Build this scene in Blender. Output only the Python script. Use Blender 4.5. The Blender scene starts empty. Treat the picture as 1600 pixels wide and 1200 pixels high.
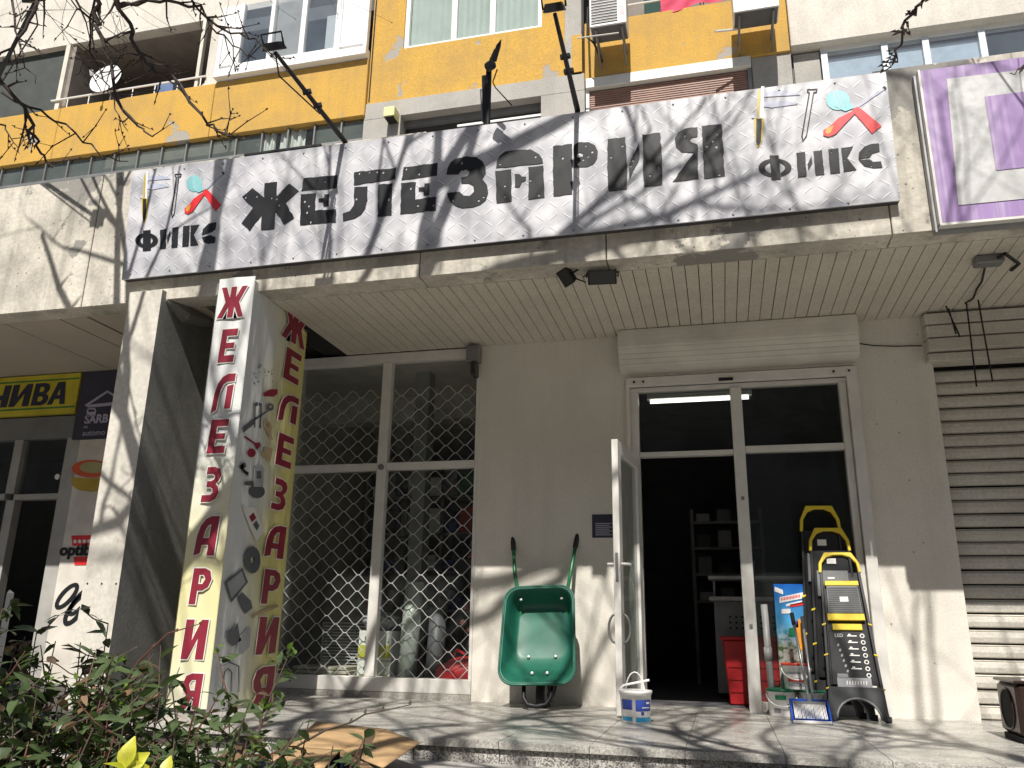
import bpy, bmesh, math, random
from mathutils import Vector, Matrix, noise
R = random.Random(7)
SC = bpy.context.scene
COL = SC.collection
rad = math.radians

# ------------------------------------------------------------------ camera, sky, sun, exposure
FPX = 1279.686                                # focal length for a 1600 px wide picture
CAM = Vector((2.0829, -7.0, 0.6076))
RIGHT = Vector((0.970368, 0.241124, 0.015657))
DOWN = Vector((-0.053737, 0.278523, -0.958925))
FWD = Vector((-0.235581, 0.929669, 0.283227))
cd = bpy.data.cameras.new('camera'); cam = bpy.data.objects.new('camera', cd); COL.objects.link(cam)
cd.sensor_width = 36.0; cd.lens = FPX / 1600 * 36; cd.clip_start = 0.05; cd.clip_end = 500
cam.matrix_world = Matrix(((RIGHT.x, -DOWN.x, -FWD.x, CAM.x), (RIGHT.y, -DOWN.y, -FWD.y, CAM.y), (RIGHT.z, -DOWN.z, -FWD.z, CAM.z), (0, 0, 0, 1)))
SC.camera = cam
SUNL = Vector((-0.05, 1.0, -1.25))             # the way the light travels
w = bpy.data.worlds.new('World'); SC.world = w; w.use_nodes = True
bg = w.node_tree.nodes['Background']
sky = w.node_tree.nodes.new('ShaderNodeTexSky'); sky.sky_type = 'NISHITA'; sky.sun_disc = False
sky.sun_elevation = math.atan2(1.25, math.hypot(0.05, 1)); sky.sun_rotation = math.pi - math.atan2(0.05, 1.0)
sky.air_density = 1.2; sky.dust_density = 1.5
w.node_tree.links.new(sky.outputs[0], bg.inputs[0]); bg.inputs[1].default_value = 0.05
sl = bpy.data.lights.new('sun', 'SUN'); sl.energy = 5.0; sl.angle = rad(0.53); sl.color = (1.0, 0.955, 0.88)
sun = bpy.data.objects.new('sun', sl); COL.objects.link(sun); sun.location = (0, -20, 25)
sun.rotation_euler = SUNL.to_track_quat('-Z', 'Y').to_euler()
SC.view_settings.view_transform = 'Standard'; SC.view_settings.look = 'None'
SC.view_settings.exposure = 0.42; SC.view_settings.gamma = 1.0; SC.view_settings.use_curve_mapping = False

# where a measured spot of the photograph lies on a plane of the place
def ray(x, y): return RIGHT * ((x - 800) / FPX) + DOWN * ((y - 600) / FPX) + FWD
def onY(x, y, Y=0.0):
    r = ray(x, y); return CAM + r * ((Y - CAM.y) / r.y)
def onX(x, y, X):
    r = ray(x, y); return CAM + r * ((X - CAM.x) / r.x)
def onZ(x, y, Z=0.0):
    r = ray(x, y); return CAM + r * ((Z - CAM.z) / r.z)

# ------------------------------------------------------------------ node helpers
class NT:
    def __init__(s, name):
        s.m = bpy.data.materials.new(name); s.m.use_nodes = True; s.t = s.m.node_tree
        s.b = s.t.nodes['Principled BSDF']; s.out = s.t.nodes['Material Output']; s._obj = None
    def n(s, typ, **kw):
        nd = s.t.nodes.new(typ)
        for k, v in kw.items(): setattr(nd, k, v)
        return nd
    def l(s, a, b): s.t.links.new(a, b)
    def obj(s):
        if not s._obj:
            g = s.n('ShaderNodeNewGeometry'); s._obj = g.outputs['Position']
        return s._obj
    def mth(s, op, a, b=None, c=None, clamp=False):
        nd = s.n('ShaderNodeMath', operation=op); nd.use_clamp = clamp
        for i, v in enumerate((a, b, c)):
            if v is None: continue
            if isinstance(v, (int, float)): nd.inputs[i].default_value = v
            else: s.l(v, nd.inputs[i])
        return nd.outputs[0]
    def noise(s, scale, detail=4, rough=.55, vec=None, sc3=None):
        nd = s.n('ShaderNodeTexNoise'); nd.inputs['Scale'].default_value = scale
        nd.inputs['Detail'].default_value = detail; nd.inputs['Roughness'].default_value = rough
        v = vec or s.obj()
        if sc3:
            mp = s.n('ShaderNodeMapping'); mp.inputs['Scale'].default_value = sc3; s.l(v, mp.inputs[0]); v = mp.outputs[0]
        s.l(v, nd.inputs['Vector']); return nd.outputs[0]
    def vor(s, scale, feature='F1'):
        nd = s.n('ShaderNodeTexVoronoi', feature=feature); nd.inputs['Scale'].default_value = scale
        s.l(s.obj(), nd.inputs['Vector']); return nd
    def ramp(s, v, lo, hi, a=0.0, b=1.0):
        nd = s.n('ShaderNodeMapRange'); nd.clamp = True
        nd.inputs[1].default_value = lo; nd.inputs[2].default_value = hi; nd.inputs[3].default_value = a; nd.inputs[4].default_value = b
        s.l(v, nd.inputs[0]); return nd.outputs[0]
    def mix(s, f, a, b, mode='MIX'):
        nd = s.n('ShaderNodeMix', data_type='RGBA', blend_type=mode)
        for sock, v in ((nd.inputs[0], f), (nd.inputs[6], a), (nd.inputs[7], b)):
            if isinstance(v, (int, float)): sock.default_value = v
            elif isinstance(v, (tuple, list)): sock.default_value = (*v[:3], 1)
            else: s.l(v, sock)
        return nd.outputs[2]
    def base(s, v):
        if isinstance(v, (tuple, list)): s.b.inputs['Base Color'].default_value = (*v[:3], 1)
        else: s.l(v, s.b.inputs['Base Color'])
    def bump(s, h, strength=.3, dist=.01):
        nd = s.n('ShaderNodeBump'); nd.inputs['Strength'].default_value = strength; nd.inputs['Distance'].default_value = dist
        s.l(h, nd.inputs['Height']); s.l(nd.outputs[0], s.b.inputs['Normal'])
def mat(name, c, rough=.55, metal=0, var=.12, vs=4.0, bump=0, bs=60, spec=.5):
    k = NT(name)
    a = tuple(x * (1 - var) for x in c); b = tuple(min(1, x * (1 + var)) for x in c)
    f = k.ramp(k.noise(vs, 5), .35, .65)
    k.base(k.mix(f, a, b)); k.b.inputs['Roughness'].default_value = rough; k.b.inputs['Metallic'].default_value = metal
    k.b.inputs['Specular IOR Level'].default_value = spec
    if bump: k.bump(k.noise(bs, 4), bump, .01)
    return k.m
def weathered(name, c, dirt, amount=.5, spots=0.0, streak=.4, grain=80, gbump=.4, patch=None, patch_lo=.62):
    """render or concrete: clouds of dirt, runs below edges, pits and flaked patches"""
    k = NT(name)
    col = k.mix(k.ramp(k.noise(grain, 3), .3, .7), tuple(x * .86 for x in c), tuple(min(1, x * 1.1) for x in c))
    d = k.ramp(k.noise(1.3, 7, .68), .42, .72)
    col = k.mix(k.mth('MULTIPLY', d, amount), col, dirt)
    st = k.ramp(k.noise(1.0, 5, .6, sc3=(5, 5, .35)), .5, .78)
    col = k.mix(k.mth('MULTIPLY', st, streak), col, dirt)
    if spots:
        v = k.vor(16); s1 = k.ramp(v.outputs['Distance'], .06, .16, 1, 0)
        s2 = k.ramp(k.noise(1.1, 3), .45, .6)
        col = k.mix(k.mth('MULTIPLY', k.mth('MULTIPLY', s1, s2), spots), col, tuple(x * .45 for x in dirt))
    h = k.noise(grain, 3)
    if patch:
        p = k.ramp(k.noise(.9, 8, .62), patch_lo, patch_lo + .015)
        col = k.mix(p, col, patch); h = k.mth('SUBTRACT', h, k.mth('MULTIPLY', p, .6))
    k.base(col); k.b.inputs['Roughness'].default_value = .9; k.b.inputs['Specular IOR Level'].default_value = .2
    k.bump(h, gbump, .006)
    return k.m
def glass_mat(name, tint=(.8, .84, .83), refl=1.0, ior=1.5, dust_sheen=0.0, dcol=(.4, .42, .42)):
    k = NT(name)
    tr = k.n('ShaderNodeBsdfTransparent'); tr.inputs[0].default_value = (*tint, 1)
    gl = k.n('ShaderNodeBsdfGlossy'); gl.inputs['Roughness'].default_value = .02
    fr = k.n('ShaderNodeFresnel'); gm_ = k.n('ShaderNodeNewGeometry'); k.l(k.ramp(gm_.outputs['Backfacing'], 0, 1, ior, 1 / ior), fr.inputs[0])
    mx = k.n('ShaderNodeMixShader'); k.l(k.mth('MULTIPLY', fr.outputs[0], refl, clamp=True), mx.inputs[0])
    if dust_sheen:
        df = k.n('ShaderNodeBsdfDiffuse'); df.inputs[0].default_value = (*dcol, 1); m2 = k.n('ShaderNodeMixShader')
        k.l(k.mth('MULTIPLY', k.ramp(k.noise(1.5, 5), .3, .7, .6, 1.2), dust_sheen), m2.inputs[0]); k.l(tr.outputs[0], m2.inputs[1]); k.l(df.outputs[0], m2.inputs[2]); tr = m2
    k.l(tr.outputs[0], mx.inputs[1]); k.l(gl.outputs[0], mx.inputs[2]); k.l(mx.outputs[0], k.out.inputs[0])
    return k.m

# ------------------------------------------------------------------ mesh helpers
def origin_of(o):
    p = Vector((0, 0, 0))
    while o: p += o.location; o = o.parent
    return p
class MB:
    """collects shapes in world coordinates; build() links them as ONE mesh object"""
    def __init__(s): s.v = []; s.f = []
    def add(s, vs, fs):
        n = len(s.v); s.v += [Vector(p) for p in vs]; s.f += [tuple(i + n for i in f) for f in fs]; return s
    def box(s, x0, x1, y0, y1, z0, z1):
        return s.add([(x0, y0, z0), (x1, y0, z0), (x1, y1, z0), (x0, y1, z0), (x0, y0, z1), (x1, y0, z1), (x1, y1, z1), (x0, y1, z1)],
                     [(0, 3, 2, 1), (4, 5, 6, 7), (0, 1, 5, 4), (1, 2, 6, 5), (2, 3, 7, 6), (3, 0, 4, 7)])
    def tube(s, pts, r, n=8, cap=True):
        pts = [Vector(p) for p in pts]; m = len(pts)
        rs = r if isinstance(r, (list, tuple)) else [r] * m
        vs = []; u = None
        for i, p in enumerate(pts):
            t = (pts[min(i + 1, m - 1)] - pts[max(i - 1, 0)])
            t = t.normalized() if t.length > 1e-9 else Vector((0, 0, 1))
            if u is None:
                u = t.orthogonal().normalized()
            else:
                u = (u - t * u.dot(t)); u = u.normalized() if u.length > 1e-6 else t.orthogonal().normalized()
            w_ = t.cross(u)
            for k in range(n):
                a = 2 * math.pi * k / n; vs.append(p + (u * math.cos(a) + w_ * math.sin(a)) * rs[i])
        fs = [(i * n + k, i * n + (k + 1) % n, (i + 1) * n + (k + 1) % n, (i + 1) * n + k) for i in range(m - 1) for k in range(n)]
        if cap: fs += [tuple(range(n))[::-1], tuple((m - 1) * n + k for k in range(n))]
        return s.add(vs, fs)
    def prism(s, poly, d):
        """planar polygon of world points pushed along d"""
        poly = [Vector(p) for p in poly]; n = len(poly); d = Vector(d)
        return s.add(poly + [p + d for p in poly], [tuple(range(n))[::-1], tuple(range(n, 2 * n))] + [(i, (i + 1) % n, n + (i + 1) % n, n + i) for i in range(n)])
    def lathe(s, prof, c, n=24, M=None):
        c = Vector(c); vs = []; M = M or Matrix.Identity(3)
        for r, z in prof:
            for k in range(n):
                a = 2 * math.pi * k / n; vs.append(c + M @ Vector((r * math.cos(a), r * math.sin(a), z)))
        m = len(prof)
        return s.add(vs, [(i * n + k, i * n + (k + 1) % n, (i + 1) * n + (k + 1) % n, (i + 1) * n + k) for i in range(m - 1) for k in range(n)])
    def disc(s, c, nrm, r, n=12):
        c = Vector(c); nrm = Vector(nrm).normalized(); u = nrm.orthogonal().normalized(); w_ = nrm.cross(u)
        return s.add([c + (u * math.cos(2 * math.pi * k / n) + w_ * math.sin(2 * math.pi * k / n)) * r for k in range(n)], [tuple(range(n))])
    def mesh(s, name, m, off=Vector((0, 0, 0)), smooth=False, bevel=0, recalc=True):
        me = bpy.data.meshes.new(name); me.from_pydata([tuple(p - off) for p in s.v], [], s.f)
        if recalc or bevel:
            bm = bmesh.new(); bm.from_mesh(me)
            if recalc: bmesh.ops.recalc_face_normals(bm, faces=bm.faces)
            if bevel:
                bmesh.ops.bevel(bm, geom=[e for e in bm.edges if len(e.link_faces) == 2 and e.calc_face_angle(0) > .6], offset=bevel, segments=1, affect='EDGES', clamp_overlap=True)
            bm.to_mesh(me); bm.free()
        if m: me.materials.append(m)
        if smooth:
            for p in me.polygons: p.use_smooth = True
        me.update(); return me
    def build(s, name, m, parent=None, smooth=False, bevel=0, recalc=True, kind=None):
        o = bpy.data.objects.new(name, s.mesh(name, m, origin_of(parent), smooth, bevel, recalc)); COL.objects.link(o)
        if parent: o.parent = parent
        if kind: o['kind'] = kind
        return o
def box(name, m, parent, x0, x1, y0, y1, z0, z1, bevel=0): return MB().box(x0, x1, y0, y1, z0, z1).build(name, m, parent, bevel=bevel)
def tag(o, label, cat, group=None):
    o['label'] = label; o['category'] = cat
    if group: o['group'] = group
    return o
def thing(name, label, cat, loc=(0, 0, 0), group=None):
    o = bpy.data.objects.new(name, None); o.empty_display_size = .1; COL.objects.link(o); o.location = loc
    return tag(o, label, cat, group)
def inst(name, me, parent, loc, rot=None, scale=None):
    o = bpy.data.objects.new(name, me); COL.objects.link(o); o.location = loc
    if rot: o.rotation_euler = rot
    if scale: o.scale = (scale,) * 3 if isinstance(scale, (int, float)) else scale
    if parent: o.parent = parent
    return o
def curve_mesh(loops, depth, offset=0.0):
    """2D outlines with holes to flat mesh data (verts, faces)"""
    c = bpy.data.curves.new('outline', 'CURVE'); c.dimensions = '2D'; c.fill_mode = 'BOTH'; c.extrude = depth / 2; c.offset = offset
    for lp in loops:
        sp = c.splines.new('POLY'); sp.points.add(len(lp) - 1); sp.use_cyclic_u = True
        for i, (u, v) in enumerate(lp): sp.points[i].co = (u, v, 0, 1)
    return grab(c)
def grab(c):
    o = bpy.data.objects.new('outline', c); COL.objects.link(o)
    dg = bpy.context.evaluated_depsgraph_get(); me = bpy.data.meshes.new_from_object(o.evaluated_get(dg))
    vs = [v.co.copy() for v in me.vertices]; fs = [tuple(p.vertices) for p in me.polygons]
    bpy.data.objects.remove(o); bpy.data.curves.remove(c); bpy.data.meshes.remove(me); return vs, fs
def text_mesh(txt, size, depth=.004, offset=0.0, shear=0.0, sx=1.0):
    c = bpy.data.curves.new('text', 'FONT'); c.body = txt; c.size = size; c.extrude = depth / 2; c.offset = offset; c.shear = shear
    vs, fs = grab(c); return [Vector((v.x * sx, v.y, v.z)) for v in vs], fs
def flat(name, loops, fn, m, parent, depth=.004, offset=0.0):
    vs, fs = curve_mesh(loops, depth, offset)
    return MB().add([fn(v.x, v.y, v.z) for v in vs], fs).build(name, m, parent, recalc=False)
def front(Y): return lambda u, v, w_: Vector((u, Y - w_, v))
def textp(name, txt, size, u, v, fn, m, parent, **kw):
    vs, fs = text_mesh(txt, size, **kw)
    return MB().add([fn(u + p.x, v + p.y, p.z) for p in vs], fs).build(name, m, parent, recalc=False)
def ell(cx, cy, rx, ry, n=20, a0=0, a1=360): return [(cx + rx * math.cos(rad(a0 + (a1 - a0) * i / n)), cy + ry * math.sin(rad(a0 + (a1 - a0) * i / n))) for i in range(n + (0 if a1 - a0 == 360 else 1))]

# ------------------------------------------------------------------ materials
m_yellow = weathered('yellow_render', (.57, .345, .08), (.33, .23, .11), .6, .7, .45, 35, .8, patch=(.36, .33, .29), patch_lo=.63)
m_white_conc = weathered('whitewashed_panel', (.66, .62, .56), (.36, .33, .29), .45, .2, .3, 45, .6)
m_fascia = weathered('stained_fascia_render', (.64, .60, .52), (.17, .16, .14), .7, 1.0, .75, 30, .6, patch=(.27, .26, .24), patch_lo=.555)
m_grey_conc = weathered('grey_concrete', (.42, .40, .37), (.22, .21, .19), .5, .2, .3, 40, .7)
m_dark_conc = weathered('dark_concrete', (.24, .235, .22), (.09, .09, .085), .6, 0, .55, 40, .15)
m_pillar = weathered('painted_pillar', (.60, .57, .51), (.33, .31, .27), .3, 0, .3, 25, .25)
m_wall = weathered('cream_shop_wall', (.71, .67, .60), (.47, .44, .385), .3, .12, .28, 90, .12)
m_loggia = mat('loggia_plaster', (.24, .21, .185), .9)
m_net = mat('green_grey_netting', (.055, .062, .058), .8)
m_plank = weathered('ceiling_plank_paint', (.60, .56, .48), (.36, .32, .26), .35, .25, .1, 60, .1)
m_soffit_l = mat('ceiling_board', (.46, .41, .34), .85, var=.06, vs=1.5)
m_black = mat('black_gap', (.012, .012, .012), .9)
m_alu = mat('white_aluminium', (.66, .64, .60), .38, var=.06, vs=6)
m_alu_d = mat('old_aluminium_frame', (.20, .20, .20), .5, .3)
m_pvc = mat('white_plastic', (.80, .80, .79), .3, var=.03)
m_shut = mat('shutter_slat_paint', (.60, .57, .51), .45, var=.12, vs=3)
m_shut_r = weathered('old_shutter_paint', (.58, .55, .49), (.26, .24, .20), .45, .15, .2, 50, .12)
m_brownblind = mat('brown_blind', (.27, .15, .11), .5)
m_glass = glass_mat('shop_glass', (.86, .89, .88), .8, 1.5, .03, (.3, .33, .32))  # pale green-grey film also stands in for trees mirrored in the panes
m_glass_up = glass_mat('upper_glass', (.90, .93, .95), 1.0, 1.8, .10, (.36, .43, .50))
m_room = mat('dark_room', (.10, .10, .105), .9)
m_room_lit = mat('brightened_room_tone', (.55, .52, .47), .9); m_win = glass_mat('window_glass', (.93, .95, .94), .6, 1.5, .03, (.3, .32, .31))  # paler room tone paints the window half of the shop brighter
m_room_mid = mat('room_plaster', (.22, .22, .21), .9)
m_iron = mat('black_iron', (.025, .025, .027), .5, .5)
m_rubber = mat('black_rubber', (.02, .02, .02), .7)
m_blackpl = mat('black_plastic', (.022, .023, .025), .38)
m_galv = mat('galvanised_mesh', (.62, .62, .60), .45, .4)
m_red = mat('red_plastic', (.50, .02, .025), .4)
m_white = mat('white_print', (.78, .77, .74), .5, var=.03)
m_bark = mat('bark', (.075, .058, .045), .9, var=.3, vs=20, bump=.4)
m_twig = mat('twig_bark', (.05, .036, .030), .85, var=.3, vs=20)
def terrazzo(name, c, c2):
    k = NT(name); v = k.vor(130); bw = k.n('ShaderNodeRGBToBW'); k.l(v.outputs['Color'], bw.inputs[0])
    col = k.mix(k.ramp(bw.outputs[0], .25, .75), c, c2)
    col = k.mix(k.mth('MULTIPLY', k.ramp(k.noise(2.2, 6, .65), .42, .7), .55), col, tuple(x * .45 for x in c))
    k.base(col); k.l(k.ramp(k.noise(5, 4), .35, .65, .22, .42), k.b.inputs['Roughness']); k.bump(bw.outputs[0], .04, .001); return k.m
m_terr = terrazzo('terrazzo_tile', (.30, .285, .26), (.52, .50, .46))
m_riser = terrazzo('exposed_aggregate', (.12, .115, .11), (.55, .53, .49))
m_joint = mat('dark_joint', (.06, .055, .05), .95)
m_pave = weathered('pavement_concrete', (.36, .345, .32), (.2, .19, .17), .5, .2, 0, 40, .5)
m_soil = mat('soil', (.07, .05, .035), .95, var=.4, vs=12, bump=.8, bs=20)

# ------------------------------------------------------------------ ground
def struct(name, mb, m):
    o = mb.build(name, m); o['kind'] = 'structure'; return o
struct('ground', MB().box(-60, 60, -60, 12, -1.2, -.92), m_pave)
struct('planting_bed', MB().box(-6, 1.15, -5.6, -3.15, -.919, -.62), m_soil)
struct('landing', MB().box(-6, 5.2, -3.15, -2.275, -.918, -.118), m_pave)
porch = struct('porch', MB().box(-12, 9, -2.262, 0.0, -.3, -.012).box(-12, 9, 0.0, .30, -.3, -.013), m_joint)
tile_r = [(-2.3, -1.95), (-1.945, -1.45), (-1.445, -.95), (-.945, -.45), (-.445, .12)]
for xi in range(-4, 8):
    for j, (y0, y1) in enumerate(tile_r):
        x0 = .35 + xi * .5; h = R.uniform(-.0012, .0012)
        o = MB().box(x0, x0 + .4975, y0, y1 + .003, -.04, h).build('tile', m_terr, porch, bevel=.0015)
for xi in range(-2, 8):
    x0 = .35 + xi * .5
    MB().box(x0, x0 + .495, -2.272 - R.uniform(0, .004), -2.262, -.3, -.042).build('riser_panel', m_riser, porch)

# ------------------------------------------------------------------ the building
B = thing('apartment_building', 'weathered yellow and white apartment block with hardware shop under its canopy', 'building')
YU = 4.5
def P(name, m, *a, bevel=0, parent=None): return box(name, m, parent or B, *a, bevel=bevel)
# --- canopy
P('canopy_slab', m_grey_conc, -14, 9, -1.42, 4.4, 3.35, 4.3)
for i, (a, b) in enumerate(((-14, -6.2), (-6.19, -3.05), (-3.043, -.02), (-.013, 1.40), (1.407, 3.30), (3.307, 9))):
    P('fascia_panel', m_fascia, a, b, -1.63 - .003 * (i % 2), -1.425, 3.128, 4.375 + .012 * (i % 3), bevel=.006)
sof = P('soffit', m_black, -1.62, 8, -1.42, .5, 3.15, 3.2)
pm = MB().box(0, .0885, -1.424, -.004, 0, .016).mesh('plank', m_plank)
x = -1.36
while x < 6.6:
    inst('plank', pm, sof, (x, R.uniform(-.002, .002), 3.125 + R.uniform(0, .003))); x += .0945
for a, b in ((-14, -4.03), (-4.02, -3.45), (-3.43, -3.17), (-3.14, -2.75), (-2.735, -2.0)):
    P('ceiling_board', m_soffit_l, a, b, -1.42, .1, 3.13 + R.uniform(0, .003), 3.18)
P('ceiling_hole', m_black, -1.99, -1.40, -1.42, .1, 3.3, 3.34)
# --- pillars
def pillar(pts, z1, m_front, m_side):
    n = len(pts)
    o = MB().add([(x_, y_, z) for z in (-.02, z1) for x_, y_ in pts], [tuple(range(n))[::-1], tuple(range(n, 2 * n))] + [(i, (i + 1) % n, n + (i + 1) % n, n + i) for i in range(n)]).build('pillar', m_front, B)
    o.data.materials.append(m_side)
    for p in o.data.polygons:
        if p.normal.x > .8 and abs(p.normal.z) < .1: p.material_index = 1  # faces turned to the right get the darker concrete
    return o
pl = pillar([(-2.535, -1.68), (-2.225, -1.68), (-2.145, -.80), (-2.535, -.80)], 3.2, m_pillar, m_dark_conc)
MB().tube([(-2.22, -1.62, 3.14), (-2.16, -1.45, 3.06), (-2.14, -1.2, 3.1), (-2.12, -1.0, 3.14)], [.03, .07, .06, .02], 7).build('broken_plaster', m_dark_conc, pl)
for k_ in range(3): MB().disc((-2.50 + .125 * k_, -1.6815, .86), (0, -1, 0), .008).build('bolt', m_iron, pl)
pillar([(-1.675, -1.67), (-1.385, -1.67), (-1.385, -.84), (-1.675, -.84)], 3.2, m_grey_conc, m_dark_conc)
# --- shop wall
P('wall', m_wall, 0.0, 1.385, 0.0, .22, -.03, 3.14)
P('wall', m_wall, 3.262, 3.85, 0.001, .22, -.03, 3.14)
P('wall', m_wall, 1.385, 3.262, .0, .22, 2.74, 3.14)
P('wall', m_wall, -2.35, -1.90, 0.0, .22, -.03, 3.14)
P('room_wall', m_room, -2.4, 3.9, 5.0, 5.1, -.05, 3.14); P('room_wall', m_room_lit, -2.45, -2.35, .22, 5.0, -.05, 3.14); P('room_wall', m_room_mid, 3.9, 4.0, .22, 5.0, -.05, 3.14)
P('room_floor', m_room, -2.35, 3.9, .22, 5.0, -.06, -.005); P('room_ceiling', m_room, 1.05, 3.9, .22, 5.0, 3.06, 3.13); P('room_ceiling', m_room_lit, -2.35, 1.04, .22, 5.0, 3.06, 3.13); P('added_partition', m_room_lit, 1.0, 1.04, .9, 5.0, -.05, 3.06); P('ceiling_beam', m_room_lit, -2.35, .99, 1.3, 1.5, 2.78, 3.059)  # dividing wall added to split brightness; ceiling colours paint the lit and dark halves
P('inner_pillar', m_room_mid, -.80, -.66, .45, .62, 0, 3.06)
m_crack = mat('hairline_crack', (.30, .27, .23), .9)
wr = random.Random(3)
for i in range(14): MB().disc((wr.choice((wr.uniform(.05, 1.3), wr.uniform(3.3, 3.8))), -.0012, wr.uniform(.02, 3.0)), (0, -1, 0), wr.uniform(.003, .008), 7).build('scuff', m_crack, B, recalc=False)
# --- shop window: frame bars, panes, security grille
def bars(parent, m, spec, bevel=.004):
    for nm, a in spec: P(nm, m, *a, bevel=bevel, parent=parent)
win = MB().box(-1.95, 0, .0, .08, 3.022, 3.12).build('shop_window', m_alu, B, bevel=.004)
bars(win, m_alu, [('mullion', (-.972, -.880, -.012, .07, .166, 3.021)), ('jamb', (-1.95, -1.85, -.01, .07, .166, 3.021)), ('jamb', (-.03, -.001, -.006, .07, .166, 3.021)),
    ('rail', (-1.85, -.973, -.006, .07, 1.975, 2.043)), ('rail', (-.879, -.031, -.006, .07, 1.975, 2.043)), ('sill', (-1.95, -.001, -.02, .12, .05, .165))])
for a, b in ((-1.85, -.973), (-.879, -.031)):
    for c_, d in ((.166, 1.974), (2.044, 3.02)): P('pane', m_win, a, b, .060, .064, c_, d, parent=win)
MB().lathe([(.028, 0), (.028, .012), (.012, .016), (.001, .016)], (-.926, -.013, 2.0), 14, Matrix.Rotation(rad(90), 3, 'X')).build('lock', m_alu_d, win)
P('kerb', m_terr, -1.95, -.001, -.024, .12, -.012, .049, parent=win)
gm = MB()
PX, PZ = .186, .143
for c0, c1 in ((-1.845, -.978), (-.874, -.036)):
    for z0, z1 in ((.17, 1.972), (2.047, 2.80)):
        nx = int((c1 - c0) / PX * 2) + 1
        rows = int((z1 - z0) / PZ * 2) + 1
        for j in range(rows + 1):
            zz = z0 + j * PZ / 2
            for i in range(nx + 1):
                xx = c0 + i * PX / 2
                if (i + j) % 2: continue
                for sx in (-1, 1):
                    xe, ze = xx + sx * PX / 2, zz + PZ / 2
                    if xe < c0 - .01 or xe > c1 + .01 or ze > z1 + .02: continue
                    dx, dz = xe - xx, ze - zz
                    gm.tube([(xx, .025, zz), (xx + dx * .17, .025, zz + dz * .05), (xx + dx * .5, .025, zz + dz * .5), (xx + dx * .83, .025, zz + dz * .95), (xe, .025, ze)], .0032, 4, cap=False)
gm.build('security_grille', m_galv, win, recalc=False, kind='stuff')
# --- entrance: frame, sidelight, transoms, open door leaf
ent = MB().box(1.385, 3.25, .005, .09, 2.602, 2.64).build('entrance', m_alu, B, bevel=.004)
bars(ent, m_alu, [('post', (1.385, 1.455, 0.0, .09, -.005, 2.601)), ('post', (2.238, 2.332, -.012, .09, -.005, 2.601)), ('post', (3.115, 3.172, -.004, .09, -.005, 2.601)),
    ('shutter_guide', (3.176, 3.262, -.055, .09, -.005, 2.70)), ('shutter_guide', (1.352, 1.384, -.04, .09, -.005, 2.70)), ('rail', (1.456, 2.237, -.004, .085, 2.02, 2.06)), ('rail', (2.333, 3.114, -.004, .085, 2.03, 2.085)), ('rail', (2.333, 3.114, -.004, .085, .0, .075)),
    ('shutter_bar', (1.36, 3.26, -.05, .0, 2.642, 2.722))])
for a in ((1.456, 2.237, .04, .044, 2.061, 2.60), (2.333, 3.114, .04, .044, 2.086, 2.60), (2.333, 3.114, .04, .044, .076, 2.029)): P('pane', m_glass, *a, parent=ent)
for zz in (1.63, .62): P('hinge', m_alu_d, 2.275, 2.30, -.02, -.0125, zz, zz + .03, parent=ent)
for xx in (1.42, 1.50, 3.07, 3.19): P('bolt', m_iron, xx, xx + .018, -.058, -.0505, 2.67, 2.688, parent=ent)
P('shutter_lock', m_iron, 2.15, 2.27, -.06, -.0505, 2.648, 2.675, parent=ent)
P('threshold', m_terr, 1.385, 3.25, .0, .26, -.012, .004, parent=ent)
# roller shutter box over the door: upright top band, sloping lower band
sb = MB().prism([(1.31, 0, 3.12), (1.31, -.20, 3.12), (1.31, -.20, 2.965), (1.31, -.14, 2.80), (1.31, 0, 2.76)], (1.975, 0, 0)).build('shutter_box', m_shut, B, bevel=.006)
for zz in (3.085, 3.04, 2.995): P('ridge', m_shut, 1.312, 3.283, -.204, -.2005, zz, zz + .006, parent=sb)
for k_ in range(4):
    t = .14 + k_ * .26; MB().box(1.314, 3.281, -.2035 + .06 * t, -.199 + .06 * t, 2.965 - .165 * t - .003, 2.965 - .165 * t + .003).build('ridge', m_shut, sb)
# door leaf, opened outwards against the wall side
HX, HY = 1.43, -.03
fe = onZ(967, 1116, 0.02); dv = Vector((fe.x + .015 - HX, -.80 - HY, 0)).normalized(); LW = .80
dn = Vector((dv.y, -dv.x, 0))
def leaf(name, m, s0, s1, z0, z1, t0, t1, parent, bevel=.003):
    o0 = Vector((HX, HY, 0)); q = [o0 + dv * s0 + dn * t0, o0 + dv * s1 + dn * t0, o0 + dv * s1 + dn * t1, o0 + dv * s0 + dn * t1]
    return MB().add([p + Vector((0, 0, z)) for z in (z0, z1) for p in q], [(0, 3, 2, 1), (4, 5, 6, 7), (0, 1, 5, 4), (1, 2, 6, 5), (2, 3, 7, 6), (3, 0, 4, 7)]).build(name, m, parent, bevel=bevel)
door = leaf('door', m_alu, .70, LW, .012, 2.0, -.025, .025, B)
leaf('stile', m_alu, 0, .10, .012, 2.0, -.025, .025, door); leaf('rail', m_alu, .101, .699, .012, .13, -.024, .024, door); leaf('rail', m_alu, .101, .699, 1.90, 2.0, -.024, .024, door)
leaf('pane', m_glass, .101, .699, .131, 1.899, -.004, .004, door, 0)
leaf('lock_plate', m_alu_d, LW + .001, LW + .004, .93, 1.14, -.011, .011, door)
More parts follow.
